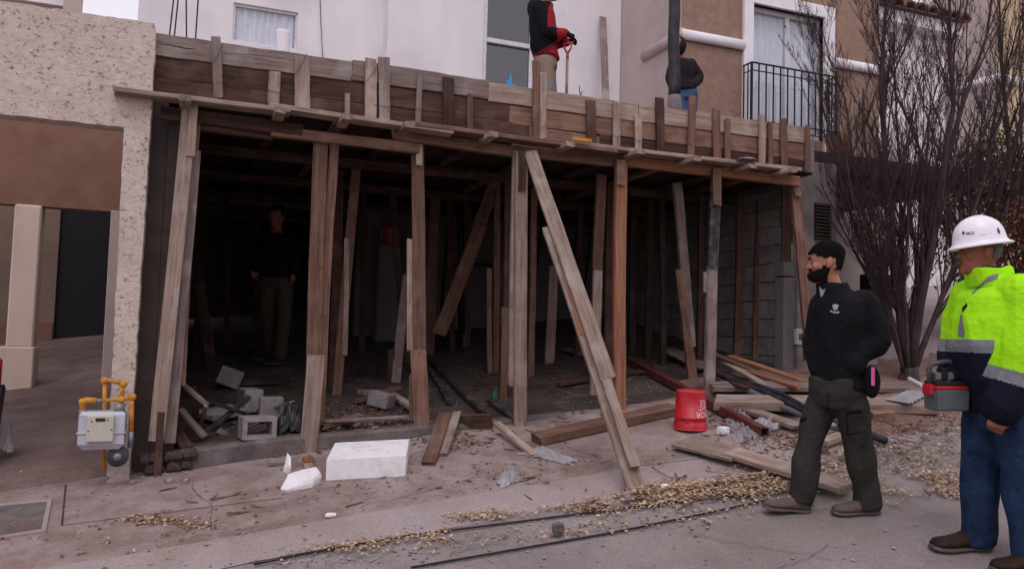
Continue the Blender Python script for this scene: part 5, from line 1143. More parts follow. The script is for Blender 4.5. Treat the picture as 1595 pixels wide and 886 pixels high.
def mesh_part(name, me, mat, parent, label=None, pred=None):
    """pred: optional function(centre)->bool choosing faces; returns the object made of those faces"""
    off = Vector((0, 0, 0)); q = parent
    while q is not None: off += q.location; q = q.parent
    if pred is None: src = me.copy(); 
    else:
        ids = {}; vs = []; fs = []
        for p in me.polygons:
            if pred(p.center):
                f = []
                for vi in p.vertices:
                    if vi not in ids: ids[vi] = len(vs); vs.append(me.vertices[vi].co.copy())
                    f.append(ids[vi])
                fs.append(f)
        src = bpy.data.meshes.new(name); src.from_pydata(vs, [], fs)
    src.transform(Matrix.Translation(-off)); src.update()
    for p in src.polygons: p.use_smooth = True
    src.name = name; src.materials.clear()
    o = link(name, src, mat, parent)
    if label: o['label'] = label
    return o
def frame(f, up=Vector((0, 0, 1))):
    f = f.normalized(); l = up.cross(f).normalized(); u = f.cross(l)          # l = the person's left
    return f, l, u
HEADP = [(-.015, .060, -.035, .034), (.0, .086, -.052, .044), (.02, .096, -.058, .052), (.05, .097, -.078, .060), (.08, .092, -.092, .068), (.105, .090, -.1, .073), (.13, .094, -.104, .076), (.155, .094, -.105, .076), (.18, .085, -.1, .072), (.205, .062, -.084, .060), (.222, .034, -.056, .040), (.230, .004, -.024, .016)]
def head(c, f, up, hair='hair', hairtop=.16, mb=None, sc=1.0):
    """c: point below the skull at chin height; returns (skin builder, dict of extra builders)"""
    f, l, u = frame(f, up); W = lambda x, y, z: c+(l*x+f*y+u*z)*sc
    n = 24; mb = mb or MB()
    def ring(z, fr, bk, hw, g=0, fg=None):
        out = []
        for k in range(n):
            a_ = 2*pi*k/n; s_, c_ = sin(a_), cos(a_); cy, ry = (fr+bk)/2, (fr-bk)/2
            e = .85; out.append(W((abs(s_)**e)*(1 if s_ > 0 else -1)*(hw+g), cy+(abs(c_)**e)*(1 if c_ > 0 else -1)*(ry+g), z))
        return out
    mb.loft([ring(*p) for p in HEADP])
    R = Matrix((l, f, u)).transposed()
    E = lambda b, p, r, rot=None: b.ell(W(*p), tuple(v*sc for v in r), R if rot is None else R @ rot, 10, 7)
    # nose, brow, cheeks, chin, ears, lips
    mb.loft([[W(x, y, z) for x, y, z in q] for q in ([(-.010, .088, .128), (.010, .088, .128), (.0, .100, .128)], [(-.013, .088, .105), (.013, .088, .105), (.0, .111, .105)], [(-.017, .090, .084), (.017, .090, .084), (.0, .121, .086)], [(-.015, .088, .076), (.015, .088, .076), (.0, .110, .077)])])
    E(mb, (0, .112, .085), (.010, .010, .009)); E(mb, (.014, .100, .082), (.007, .009, .007)); E(mb, (-.014, .100, .082), (.007, .009, .007))
    for s_ in (-1, 1):
        E(mb, (s_*.030, .084, .134), (.024, .013, .008)); E(mb, (s_*.046, .062, .085), (.02, .025, .022))
        E(mb, (s_*.082, -.010, .105), (.009, .020, .034), Matrix.Rotation(.18*1, 3, 'X')); E(mb, (s_*.079, .000, .080), (.007, .010, .012))
    E(mb, (0, .086, .005), (.026, .016, .018))
    ex = {}
    lp = MB(); E(lp, (0, .101, .057), (.024, .007, .005)); E(lp, (0, .100, .047), (.021, .008, .006)); ex['lips'] = lp
    ey = MB(); E(ey, (.031, .0835, .115), (.012, .0105, .0065)); E(ey, (-.031, .0835, .115), (.012, .0105, .0065)); ex['eyes'] = ey
    ir = MB(); E(ir, (.031, .0935, .115), (.005, .0025, .0055)); E(ir, (-.031, .0935, .115), (.005, .0025, .0055)); ex['irises'] = ir
    bw = MB()
    for s_ in (-1, 1): bw.tube([W(s_*.014, .098, .134), W(s_*.03, .098, .140), W(s_*.048, .084, .136)], [.004*sc, .005*sc, .003*sc], 6)
    ex['eyebrows'] = bw
    def shell(g0, zlo, zhi, pred, steps=26, gf=None):
        """thick shell round the head where pred(angle from front, z)"""
        b = MB(); rows = []
        zs = [zlo+(zhi-zlo)*i/steps for i in range(steps+1)]
        def prof(z):
            for i in range(len(HEADP)-1):
                if HEADP[i][0] <= z <= HEADP[i+1][0]:
                    t = (z-HEADP[i][0])/(HEADP[i+1][0]-HEADP[i][0]); return [HEADP[i][k]*(1-t)+HEADP[i+1][k]*t for k in (1, 2, 3)]
            return list(HEADP[-1][1:]) if z > .2 else list(HEADP[0][1:])
        NN = 48; P_ = []
        for z in zs:
            fr, bk, hw = prof(z); row = []
            for k in range(NN):
                a_ = 2*pi*k/NN; s_, c_ = sin(a_), cos(a_); cy, ry = (fr+bk)/2, (fr-bk)/2; g = g0*(gf(z) if gf else 1); gg = g*(1+.18*noise.noise(Vector((k*.9, z*60, 2))))
                zz = z + (gg if z > .2 else 0)*((z-.2)/.03 if z > .2 else 0)
                row.append((W((abs(s_)**.85)*(1 if s_ > 0 else -1)*(hw+gg), cy+(abs(c_)**.85)*(1 if c_ > 0 else -1)*(ry+gg), zz), W((abs(s_)**.85)*(1 if s_ > 0 else -1)*(hw-.004), cy+(abs(c_)**.85)*(1 if c_ > 0 else -1)*(ry-.004), z)))
            P_.append(row)
        for i in range(steps):
            for k in range(NN):
                a_ = 2*pi*(k+.5)/NN; a_ = a_ if a_ <= pi else 2*pi-a_; z = (zs[i]+zs[i+1])/2
                if pred(a_, z):
                    k2_ = (k+1) % NN; q = [P_[i][k], P_[i][k2_], P_[i+1][k2_], P_[i+1][k]]
                    b.add([x[0] for x in q]+[x[1] for x in q], [(0, 1, 2, 3), (7, 6, 5, 4), (0, 4, 5, 1), (1, 5, 6, 2), (2, 6, 7, 3), (3, 7, 4, 0)])
        if zhi > .225: b.ell(W(0, -.01, .226), (.034*sc, .045*sc, .012*sc+g0*.6), R, 12, 6)
        return b
    ex['shell'] = shell; ex['W'] = W; ex['R'] = R
    return mb, ex
def hand(mb, wr, d, palm, left, curl=.5, sc=1.0, thumb=.6, spread=.0):
    """palm box + five fingers; d: direction wrist to knuckles; palm: direction the palm faces"""
    d = d.normalized(); pn = (palm-d*palm.dot(d)).normalized(); side = d.cross(pn)*(1 if left else -1)      # towards the thumb
    W = lambda a_, b_, c_: wr+(d*a_+side*b_+pn*c_)*sc
    mb.loft([[W(a_, -hw, -t_), W(a_, -hw*.5, -t_*1.3), W(a_, hw*.5, -t_*1.3), W(a_, hw, -t_), W(a_, hw, t_), W(a_, hw*.5, t_*1.15), W(a_, -hw*.5, t_*1.15), W(a_, -hw, t_)] for a_, hw, t_ in ((-.015, .026, .018), (.02, .032, .015), (.055, .040, .014), (.09, .041, .012), (.098, .036, .009))])
    for i, (b_, L, r) in enumerate(((.031, .072, .0092), (.0105, .080, .0095), (-.0105, .074, .009), (-.030, .058, .008))):
        c = curl*(1+.08*i); pts = [W(.085, b_, 0)]; an = 0; p = (.09, 0.0); seg = (L*.45, L*.32, L*.25)
        fan = (b_/.03)*spread
        for s_, da in zip(seg, (c*1.15, c*1.3, c*.9)):
            an += da; p = (p[0]+cos(an)*s_, p[1]+sin(an)*s_); pts.append(W(p[0], b_+fan*(p[0]-.09), p[1]))
        mb.tube(pts, [r*sc, r*sc*.97, r*sc*.9, r*sc*.78], 8); mb.ell(pts[-1], (r*sc*.78,)*3, None, 8, 5)
    tp = [W(.02, .026, .004), W(.045, .046, .012+.01*thumb), W(.07, .052-.010*thumb, .02+.025*thumb), W(.092, .046-.024*thumb, .026+.036*thumb)]
    mb.tube(tp, [.013*sc, .0115*sc, .0105*sc, .008*sc], 8); mb.ell(tp[-1], (.008*sc,)*3, None, 8, 5)
def torso_rings(levels):
    """levels: (centre, axis to the left, axis to the front, half width, half depth)"""
    out = []
    for c, l, f, hw, hd in levels:
        out.append([c+l*((abs(sin(a_))**.8)*(1 if sin(a_) > 0 else -1)*hw)+f*((abs(cos(a_))**.8)*(1 if cos(a_) > 0 else -1)*hd) for a_ in [2*pi*k/20 for k in range(20)]])
    return out
def limb(mb, pts, rad, n=12, ball=True):
    P_ = []; R_ = []
    for i in range(len(pts)-1):
        for k in range(4): t = k/4; P_.append(pts[i].lerp(pts[i+1], t)); R_.append(rad[i]*(1-t)+rad[i+1]*t)
    P_.append(pts[-1]); R_.append(rad[-1])
    # round the joints a little
    Q = [P_[0]]+[(P_[i-1]+P_[i]*2+P_[i+1])/4 for i in range(1, len(P_)-1)]+[P_[-1]]
    mb.tube(Q, R_, n); mb.ell(Q[0], (R_[0],)*3, None, 12, 8); 
    if ball: mb.ell(Q[-1], (R_[-1]*.98,)*3, None, 12, 8)
def shoe(mb, sole, heel, toe_dir, L, sc=1.0, ang=0.0, wdt=.048):
    """heel: ground point under the heel; builds upper + sole, pitched by ang (toe up positive)"""
    f = toe_dir.normalized(); l = Vector((0, 0, 1)).cross(f).normalized(); f2 = (f*cos(ang)+Vector((0, 0, 1))*sin(ang)); u = f2.cross(l)
    W = lambda y, x, z: heel+f2*y*sc+l*x*sc+u*z*sc
    def rings(prof): return [[W(y, x_, z_) for x_, z_ in ((-hw, z0), (-hw*1.02, z0+(z1-z0)*.4), (-hw*.75, z0+(z1-z0)*.85), (0, z1), (hw*.75, z0+(z1-z0)*.85), (hw*1.02, z0+(z1-z0)*.4), (hw, z0))] for y, hw, z0, z1 in prof]
    mb.loft(rings([(-.035, wdt*.55, .022, .085), (-.02, wdt*.75, .02, .105), (.02, wdt*.82, .02, .115), (.07, wdt*.85, .02, .105), (.11, wdt*.9, .02, .082), (.16, wdt*1.0, .02, .066), (.20, wdt*1.0, .02, .062), (.232, wdt*.88, .022, .056), (.252, wdt*.55, .024, .044)]))
    sole.loft(rings([(-.042, wdt*.5, 0, .024), (-.025, wdt*.82, 0, .028), (.03, wdt*.86, 0, .026), (.09, wdt*.84, .004, .026), (.16, wdt*1.06, 0, .026), (.21, wdt*1.02, 0, .026), (.243, wdt*.85, .003, .026), (.262, wdt*.5, .008, .024)]))
def foot(mb, an, f): limb(mb, [an-Vector((0, 0, .01)), an-Vector((0, 0, .03))+f*.05], [.036, .03])
def person(label, base, head_c, head_f, neck, J, skin, sc=1.0, voxel=.0065, head_up=Vector((0, 0, 1))):
    T = thing('person', label, 'person', base)
    mb, ex = head(head_c, head_f, head_up, sc=sc)
    limb(mb, [neck, head_c+head_up*.04*sc-frame(head_f)[0]*.015*sc], [.06*sc, .052*sc])
    return T, mb, ex
def V3(px_, py_, d): return aD(px_, py_, d)
# ---- man in black jacket walking left
g1 = G(1335, 800); D = dep(g1); pxm = D/FPX
sl = (V3(1300, 443, D)-V3(1299, 443, D))*(1/((V3(1300, 443, D)-V3(1299, 443, D)).length))    # picture right
aw = Vector((FWD.x, FWD.y, 0)).normalized()                                                     # away from the camera
ctf = (-sl*.90-aw*.44).normalized()                                       # chest faces left and towards the camera
hf = (-sl*1.0+aw*.22).normalized()
u = Vector((0, 0, 1)); up_ = u
J = lambda x, y, a_=0: V3(x, y, D)+aw*a_
hc = J(1287, 437)+hf*0+up_*.0
T, mb, ex = person('bearded man in a black jacket and dark trousers walking left past the plank', (g1+G(1240, 800))/2, hc, hf, J(1300, 458), J, 'skin')
f, l, u_ = frame(ctf)
sh_l, sh_r = J(1339, 472, -.07), J(1292, 474, .12)       # his left shoulder is nearer to us
el_l, wr_l = J(1359, 530, -.10), J(1314, 556, -.11)
el_r, wr_r = J(1284, 535, .12), J(1282, 572, .03)
hipc = J(1302, 600); 
tors = [(J(1303, 610), .165, .12), (J(1301, 575), .165, .115), (J(1303, 530), .17, .12), (J(1306, 495), .185, .125), (J(1306, 472), .175, .11), (J(1304, 458), .10, .075)]
mb.loft(torso_rings([(c, l, f, a_*.86, b_*.86) for c, a_, b_ in tors]))
for s_, e_, w_ in ((sh_l, el_l, wr_l), (sh_r, el_r, wr_r)): limb(mb, [s_, e_, w_], [.05, .042, .03])
hand(mb, wr_l, (wr_l-el_l).normalized()-Vector((0, 0, .5))+f*.2, (-l), True, .9, .72); hand(mb, wr_r, (wr_r-el_r).normalized()+l*.2, l, False, .9, .72)
kL, aL = J(1335, 695, -.02), J(1352, 778, .0); kR, aR = J(1266, 692, .05), J(1249, 772, .05)
hL, hR = J(1319, 632, -.06), J(1287, 632, .07)
limb(mb, [hL, kL, aL], [.085, .058, .04]); limb(mb, [hR, kR, aR], [.085, .058, .04])
foot(mb, aL, -sl); foot(mb, aR, -sl)
mesh_part('body', remesh(mb, .006, 2), M['skin'], T)
part('lips', ex['lips'], M['lip'], T, True); part('eyes', ex['eyes'], M['eye'], T, True); part('irises', ex['irises'], M['iris'], T, True)
part('hair', ex['shell'](.016, .06, .23, lambda a_, z: (a_ > 2.0+.25*noise.noise(Vector((a_*9, z*200, 0))) and z > .06) or (z > .165) or (a_ > .95 and z > .148) or (a_ > 1.3 and z > .13), gf=lambda z: .2+.85*smooth(.12, .20, z)), M['hair'], T, True)
part('beard', ex['shell'](.013, -.012, .088, lambda a_, z: (a_ < 1.75 and z < .04+.022*a_+.006*noise.noise(Vector((a_*12, z*150, 4)))) or (1.25 < a_ < 1.62 and z < .1) or (a_ < .55 and .062 < z < .074), gf=lambda z: .35+.75*smooth(.10, .01, z)), M['hair'], T, True)
part('eyebrows', ex['eyebrows'], M['hair'], T)
jk = MB(); jk.loft(torso_rings([(J(1307, 604), l, f, .172, .128)]+[(c, l, f, a_*1.0+.004, b_*1.02+.006) for c, a_, b_ in tors[1:5]]+[(J(1304, 461), l, f, .125, .10), (J(1301, 452), l, f, .085, .085)]))
limb(jk, [sh_l, el_l, wr_l], [.088, .076, .066]); limb(jk, [sh_r, el_r, wr_r], [.08, .07, .06])
jk.ell(wr_l-Vector((0, 0, .03)), (.09, .085, .09), None, 12, 8); jk.ell(wr_r, (.07, .07, .07), None, 12, 8)
jk.loft(torso_rings([(J(1305, 466), l, f, .105, .10), (J(1299, 449), l, f, .083, .083), (J(1297, 441), l, f, .079, .079)]))
jm_ = remesh(jk, .011, 2, .020, 9, 3)
mesh_part('jacket', jm_, M['black_cloth'], T)
def chest(px_, py_, lift_=.004):
    """point on the camera side of a garment surface for a pixel, found by ray"""
    return px_, py_
def hit(me_obj, px_, py_):
    off = Vector((0, 0, 0)); q = me_obj
    while q is not None: off += q.location; q = q.parent
    r = ray(px_, py_).normalized(); ok, loc, nrm_, idx = me_obj.ray_cast(CAM-off, r)
    return (loc+off, nrm_) if ok else (None, None)
bpy.context.view_layer.update()
jo = [o for o in T.children if o.name.startswith('jacket')][0]
def decal(name, polys, mat, obj, parent, lift_=.003):
    """flat print laid on a garment: polygons in pixel coordinates dropped on to its surface"""
    mb_ = MB()
    def inside(x, y, P_):
        c_ = False
        for i in range(len(P_)):
            (xa, ya), (xb, yb_) = P_[i], P_[i-1]
            if (ya > y) != (yb_ > y) and x < (xb-xa)*(y-ya)/(yb_-ya)+xa: c_ = not c_
        return c_
    for pl in polys:
        x0_, x1_, y0_, y1_ = min(q[0] for q in pl), max(q[0] for q in pl), min(q[1] for q in pl), max(q[1] for q in pl)
        if (x1_-x0_)*(y1_-y0_) > 40:
            st = .8; i = x0_
            while i < x1_:
                j_ = y0_
                while j_ < y1_:
                    if inside(i+st/2, j_+st/2, pl):
                        h_ = [hit(obj, *q) for q in ((i, j_), (i+st, j_), (i+st, j_+st), (i, j_+st))]
                        if all(q[0] is not None for q in h_): mb_.add([q[0]+q[1]*lift_ for q in h_], [(0, 1, 2, 3)])
                    j_ += st
                i += st
            continue
        vs = []
        for q in pl:
            p_, n_ = hit(obj, *q)
            if p_ is None: vs = []; break
            vs.append(p_+n_*lift_)
        if vs: mb_.add(vs, [tuple(range(len(vs)))])
    if mb_.v: return part(name, mb_, mat, parent)
def star(cx_, cy_, r1_, r2_, n_): return [(cx_+(r1_ if i % 2 else r2_)*cos(pi*i/n_), cy_+(r1_ if i % 2 else r2_)*sin(pi*i/n_)) for i in range(2*n_)]
lg = [[(1297.3, 473), (1299, 475), (1301.5, 473), (1304, 475), (1307.5, 474.5), (1305.5, 478), (1305, 481.5), (1301.5, 483.5), (1298, 481.8), (1297.5, 477.5)], [(1293, 482.5), (1297, 484), (1297, 487), (1293.5, 485.6)], [(1297.6, 484.3), (1302, 485.2), (1302, 488.3), (1297.6, 487.3)], [(1302.6, 485.2), (1307.5, 484.8), (1307.3, 487.8), (1302.6, 488.3)]]
decal('chest_logo', lg, M['greyshirt'], jo, T)
decal('zip', [[(1268.5, 470), (1269.7, 470), (1268.2, 500), (1267, 500)], [(1267, 500), (1268.2, 500), (1268, 545), (1266.8, 545)]], M['darkcloth'], jo, T)
decal('shirt_collar', [[(1277, 446), (1284, 452), (1287, 448), (1284, 458), (1280, 464), (1278, 455)]], M['greyshirt'], jo, T, .006)
pt = MB(); pt.loft(torso_rings([(J(1305, 632), l, f, .145, .12), (J(1304, 610), l, f, .17, .135), (J(1302, 588), l, f, .165, .125)]))
limb(pt, [hL, kL, aL+Vector((0, 0, -.045))], [.102, .080, .078], ball=False); limb(pt, [hR, kR, aR+Vector((0, 0, -.045))], [.098, .078, .075], ball=False)
mesh_part('trousers', remesh(pt, .011, 2, .022, 9, 6), M['green_pants'], T)
bpy.context.view_layer.update()
tro = [o for o in T.children if o.name.startswith('trousers')][0]
decal('pocket_flap', [[(1318, 640), (1341, 637), (1341.5, 643), (1318.4, 646)], [(1318, 646), (1319.6, 646), (1321.6, 676), (1320, 676)], [(1320, 675.5), (1343, 672), (1343, 673.6), (1320, 677)], [(1246.5, 652), (1256, 650), (1256.4, 655), (1246.8, 657)], [(1290, 612), (1291.2, 612), (1289, 640), (1288, 640)]], M['black_cloth'], tro, T, .002)
sh, so = MB(), MB()
gL, gR = G(1368, 801), G(1262, 803)
tl = (-sl-aw*.10)
shoe(sh, so, Vector((aL.x, aL.y, gz(aL.x, aL.y)+.004))+sl*.03, tl, .285, 1.0); shoe(sh, so, Vector((aR.x, aR.y, gz(aR.x, aR.y)+.004))+sl*.03, tl, .285, 1.0, .10)
part('shoes', sh, M['shoe'], T, True); part('soles', so, M['sole'], T)
tg = J(1333, 583, -.235); part('pink_tag', bbox(tg+Vector((-.012, -.006, -.055)), tg+Vector((.012, .006, .055)), .004), M['pink'], T)
cs = J(1341, 592, -.15); part('holster', MB().ell(cs, (.055, .04, .10), None, 10, 8), M['black_cloth'], T, True)
# ---- man in hi-vis jacket
g2 = G(1530, 868); D = dep(g2)
J = lambda x, y, a_=0: V3(x, y, D)+aw*a_
ctf = (-sl*.95-aw*.12).normalized(); hf = (-sl*1.0+aw*.12).normalized()
hc = J(1526, 424)
T, mb, ex = person('man in white hard hat and lime hi-vis jacket at the right edge', (G(1510, 868)+G(1560, 890))/2, hc, hf, J(1548, 440), J, 'skin2')
f, l, u_ = frame(ctf)
sh_l, sh_r = J(1562, 464, -.14), J(1535, 458, .16); el_l, wr_l = J(1552, 556, -.20), J(1524, 632, -.20); el_r, wr_r = J(1522, 540, .2), J(1492, 583, .10)
tors = [(J(1565, 640), .17, .14), (J(1556, 590), .18, .175), (J(1550, 540), .18, .175), (J(1550, 495), .18, .155), (J(1553, 462), .165, .13), (J(1550, 446), .10, .09)]
mb.loft(torso_rings([(c, l, f, a_*.85, b_*.85) for c, a_, b_ in tors]))
for s_, e_, w_ in ((sh_l, el_l, wr_l), (sh_r, el_r, wr_r)): limb(mb, [s_, e_, w_], [.052, .043, .031])
hand(mb, wr_l, (wr_l-el_l).normalized()*.5-Vector((0, 0, .85))-sl*.25, (aw+sl*.6), True, .75, 1.05, .7)
hand(mb, wr_r, Vector((0, 0, -1))-sl*.3, (-aw*.2-sl), False, 1.15, 1.0, .9)
hL, hR = J(1572, 640, -.10), J(1556, 640, .10); kL, aL = J(1574, 752, -.10), J(1585, 862, -.16); kR, aR = J(1538, 745, .08), J(1540, 838, .10)
limb(mb, [hL, kL, aL], [.09, .062, .042]); limb(mb, [hR, kR, aR], [.09, .062, .042])
foot(mb, aL, -sl); foot(mb, aR, -sl)
mesh_part('body', remesh(mb, .006, 2), M['skin2'], T)
part('lips', ex['lips'], M['lip'], T, True); part('eyes', ex['eyes'], M['eye'], T, True); part('irises', ex['irises'], M['iris'], T, True)
part('hair', ex['shell'](.008, .07, .2, lambda a_, z: (a_ > 2.0 and z > .06) or (a_ > 1.5 and z > .13)), M['hairgrey'], T)
part('eyebrows', ex['eyebrows'], M['hairgrey'], T)
# hard hat with a full brim, ridges and its band
W, R = ex['W'], ex['R']; tilt = Matrix.Rotation(radians(-7), 3, 'X')
hh = MB(); n = 48
def hring(rx, ry, z, dy=0, brim=0):
    out = []
    for k in range(n):
        a_ = 2*pi*k/n; x, y = sin(a_)*rx, cos(a_)*ry+dy
        q = tilt @ Vector((x, y, z)); out.append(W(q.x, q.y-.006, q.z+.150))
    return out
hh.loft([hring(.134, .160, -.014), hring(.139, .165, -.010), hring(.135, .161, -.004), hring(.122, .143, .006), hring(.116, .134, .018), hring(.113, .130, .045), hring(.106, .122, .080), hring(.092, .104, .112), hring(.068, .076, .136), hring(.036, .040, .149), hring(.004, .005, .152)], cap=False)
hh.loft([hring(.134, .160, -.0141), hring(.118, .138, -.003), hring(.110, .126, .012), hring(.104, .118, .05), hring(.08, .09, .09), hring(.01, .01, .11)], cap=False)
for dx in (-.022, 0, .022):
    pts = []
    for i in range(15):
        a_ = -1.25+2.5*i/14; q = tilt @ Vector((dx, sin(a_)*.125, .012+cos(a_)*.142)); pts.append(W(q.x, q.y-.006, q.z+.150))
    hh.tube(pts, .005, 6)
HT = part('hard_hat', hh, M['hat'], T, True)
bpy.context.view_layer.update()
decal('hat_band', [[(1527, 365), (1535, 364), (1535, 366.4), (1527, 367.4)]], M['frame_alu'], HT, HT, .001)
decal('logo_mark', [[(1498, 363), (1500.7, 359.8), (1503.6, 362.8), (1501, 366.6)]], M['hatprint'], HT, HT, .0015)
decal('rear_mark', [[(1552.5, 358), (1554, 354), (1557.5, 360), (1557, 364.5), (1554.5, 363)]], M['hatprint'], HT, HT, .0015)
o0, _n = hit(HT, 1512, 363); vr = (hit(HT, 1519, 362)[0]-hit(HT, 1505, 364)[0]).normalized()
text_mesh('MCC', .021, lambda x, y: (lambda q: (hit(HT, q[0], q[1])[0] or o0)+(hit(HT, q[0], q[1])[1] or _n)*.0015)((1511.5+x/ (D/FPX)*1.0, 365.6-x/(D/FPX)*.06-y/(D/FPX))), 'lettering', M['hatprint'], HT, .0006)
# jacket, cut into lime cloth, tape and navy parts
jk = MB(); jk.loft(torso_rings([(J(1566, 640), l, f, .2, .185), (J(1564, 615), l, f, .215, .2)]+[(c, l, f, a_*1.1+.015, b_*1.1+.02) for c, a_, b_ in tors[1:5]]+[(J(1554, 449), l, f, .13, .115), (J(1550, 438), l, f, .098, .1)]))
limb(jk, [sh_l, el_l, wr_l], [.122, .108, .082]); limb(jk, [sh_r, el_r, wr_r], [.1, .085, .06])
jk.loft(torso_rings([(J(1548, 446), l, f, .105, .115), (J(1541, 430), l, f, .09, .105), (J(1538, 420), l, f, .086, .1)]))
jm_ = remesh(jk, .0062, 3, .026, 8, 12)
def topix(p): q = p-CAM; d_ = q.dot(FWD); return 797.5+FPX*q.dot(RT)/d_, 443-FPX*q.dot(UP)/d_
ax = (el_l-sh_l).normalized()
def on_sleeve(c):
    # distance to the left arm axis
    best = 9; t_ = 0
    for (p, q, o_) in ((sh_l, el_l, 0), (el_l, wr_l, 1)):
        d_ = q-p; k = clampf((c-p).dot(d_)/d_.length_squared, 0, 1); e = (c-(p+d_*k)).length
        if e < best: best = e; t_ = o_+k
    return best < .132 and t_ > .10, t_
zel = el_l.z
def cls(c):
    s_, t_ = on_sleeve(c)
    if s_:
        return 'r' if 1.28 < t_ < 1.52 else ('n' if t_ >= 1.52 else 'h')
    h_ = c.z-gz(g2.x, g2.y)
    hz0 = J(1500, 548).z; hz1 = J(1500, 528).z
    if c.z < hz0: return 'n'
    if c.z < hz1: return 'r'
    d_ = (c-J(1556, 495)); fwd_ = d_.dot(f); lf = d_.dot(l)
    pass
    pass
    if False: return 'n'
    return 'h'
JK = mesh_part('jacket', jm_, M['hivis'], T, None, lambda c: cls(c) == 'h')
o = mesh_part('reflective_tape', jm_, M['reflect'], T, None, lambda c: cls(c) == 'r')
o = mesh_part('navy_panels', jm_, M['navy'], T, None, lambda c: cls(c) == 'n')
bpy.context.view_layer.update()
decal('shoulder_tape', [[(1554.8, 425.9), (1553.9, 433.8), (1534.3, 441.7), (1515, 459), (1513, 456.5), (1531, 438.5), (1539, 430.6)], [(1498, 489), (1502, 509.6), (1503, 527), (1493, 524), (1493, 509.6), (1496.4, 492)]], M['reflect'], JK, T, .002)
decal('collar_patch', [[(1505.9, 471.7), (1507.4, 476.4), (1504, 481), (1499, 487.5), (1499, 479.6)]], M['navy'], JK, T, .002)
decal('snap', [[(1502, 424.5), (1504.5, 424), (1505, 426.5), (1502.6, 427)]], M['navy'], JK, T, .002)
cl_ = MB().loft(torso_rings([(J(1540, 424), l, f, .079, .092), (J(1539, 416), l, f, .074, .082)])); part('inner_collar', cl_, M['navy'], T, True)
pt = MB(); pt.loft(torso_rings([(J(1566, 668), l, f, .16, .14), (J(1566, 645), l, f, .18, .15), (J(1564, 620), l, f, .17, .14)]))
limb(pt, [hL, kL, aL+Vector((0, 0, -.05))], [.125, .098, .092], ball=False); limb(pt, [hR, kR, aR+Vector((0, 0, -.05))], [.12, .095, .09], ball=False)
mesh_part('jeans', remesh(pt, .011, 2, .018, 8, 16), M['jeans'], T)
sh, so = MB(), MB()
shoe(sh, so, Vector((aR.x, aR.y, gz(aR.x, aR.y)+.004))+sl*.02, -sl-aw*.05, .31, 1.1, 0, .054); shoe(sh, so, Vector((aL.x, aL.y, gz(aL.x, aL.y)+.004))+sl*.02, -sl-aw*.1, .31, 1.05, 0, .054)
part('boots', sh, M['boot'], T, True); part('soles', so, M['sole'], T)
# tool box in his right hand
tb0 = J(1483, 618, .06); bx_, by_, bz_ = -sl, aw, Vector((0, 0, 1))
TB = thing('tool_box', 'grey and red tool box hanging from the hard hat man\'s hand', 'tool box', tb0-Vector((0, 0, .08)))
def obx(c, hx, hy, z0, z1, e=.006, k=1.0):
    c = Vector(c); rg = lambda s_, z: [c+sl*(sx*(hx*s_))+aw*(sy*(hy*s_))+Vector((0, 0, z)) for sx, sy in ((-1, -1), (1, -1), (1, 1), (-1, 1))]
    return MB().loft([rg(1-e/hx, z0), rg(1, z0+e), rg(k, z1-e), rg(k*(1-e/hx), z1)])
part('base', obx(tb0, .083, .07, -.075, .04, .008, 1.05), M['greyplastic'], TB)
part('red_tray', obx(tb0, .09, .074, .041, .058, .004), M['red'], TB); part('red_latch', obx(tb0-sl*.097, .013, .04, .01, .066, .003), M['red'], TB)
part('inner_tray', obx(tb0, .084, .066, .059, .085, .004), M['blackplastic'], TB)
for i, (dx, hh_) in enumerate(((-.055, .03), (-.022, .055), (.012, .03), (.045, .05))): part('tool', obx(tb0+sl*dx, .014, .03, .09, .1+hh_, .004), M['blackplastic'] if i % 2 else M['galv'], TB)
part('handle', MB().tube([tb0+sl*(-.085)+Vector((0, 0, .06)), tb0+sl*(-.095)+Vector((0, 0, .15)), tb0+sl*(-.08)+Vector((0, 0, .175)), tb0+sl*(0)+Vector((0, 0, .188)), tb0+sl*(.08)+Vector((0, 0, .18)), tb0+sl*(.093)+Vector((0, 0, .155)), tb0+sl*(.085)+Vector((0, 0, .06))], .014, 8), M['darkgrey'], TB, True)
# ---- roof worker with the shovel
YW = 8.35
rw = aY(846, 90, YW); D = dep(rw); J = lambda x, y, a_=0: V3(x, y, D)+aw*a_
k_ = D/FPX/.0069
sc = .93
ctf = (sl*.95-aw*.25).normalized()
hc = J(858, -1); f, l, u_ = frame(ctf)
bz = aY(846, 140, YW); base = Vector((bz.x, bz.y, 4.45))
T, mb, ex = person('roof worker in black and red jacket with black gloves holding a shovel', base, hc, (sl*.9-aw*.1).normalized(), J(848, 12), J, 'skin2', sc)
sh_l, sh_r = J(842, 22, .14), J(838, 20, -.14)      # his right side is nearer to us
el_r, wr_r = J(852, 62, -.18), J(880, 58, -.10); el_l, wr_l = J(856, 62, .16), J(882, 64, .04)
tors = [(J(849, 98), .155, .115), (J(847, 75), .16, .12), (J(846, 48), .17, .125), (J(845, 25), .175, .115), (J(846, 14), .10, .075)]
mb.loft(torso_rings([(c, l, f, a_*.85*sc, b_*.85*sc) for c, a_, b_ in tors]))
for s_, e_, w_ in ((sh_l, el_l, wr_l), (sh_r, el_r, wr_r)): limb(mb, [s_, e_, w_], [.045, .038, .028])
gl = MB()
for b_ in (mb, gl):
    s1 = sc*(1 if b_ is mb else 1.18)
    hand(b_, wr_r, sl*.9+Vector((0, 0, -.35)), Vector((0, 0, -1)), False, .9, s1, .3); hand(b_, wr_l, sl*.9+Vector((0, 0, .35)), Vector((0, 0, -1)), True, .8, s1, .2)
fx = base.z
ztop = J(850, 98).z; hL, hR = J(852, 100, .08), J(848, 100, -.08)
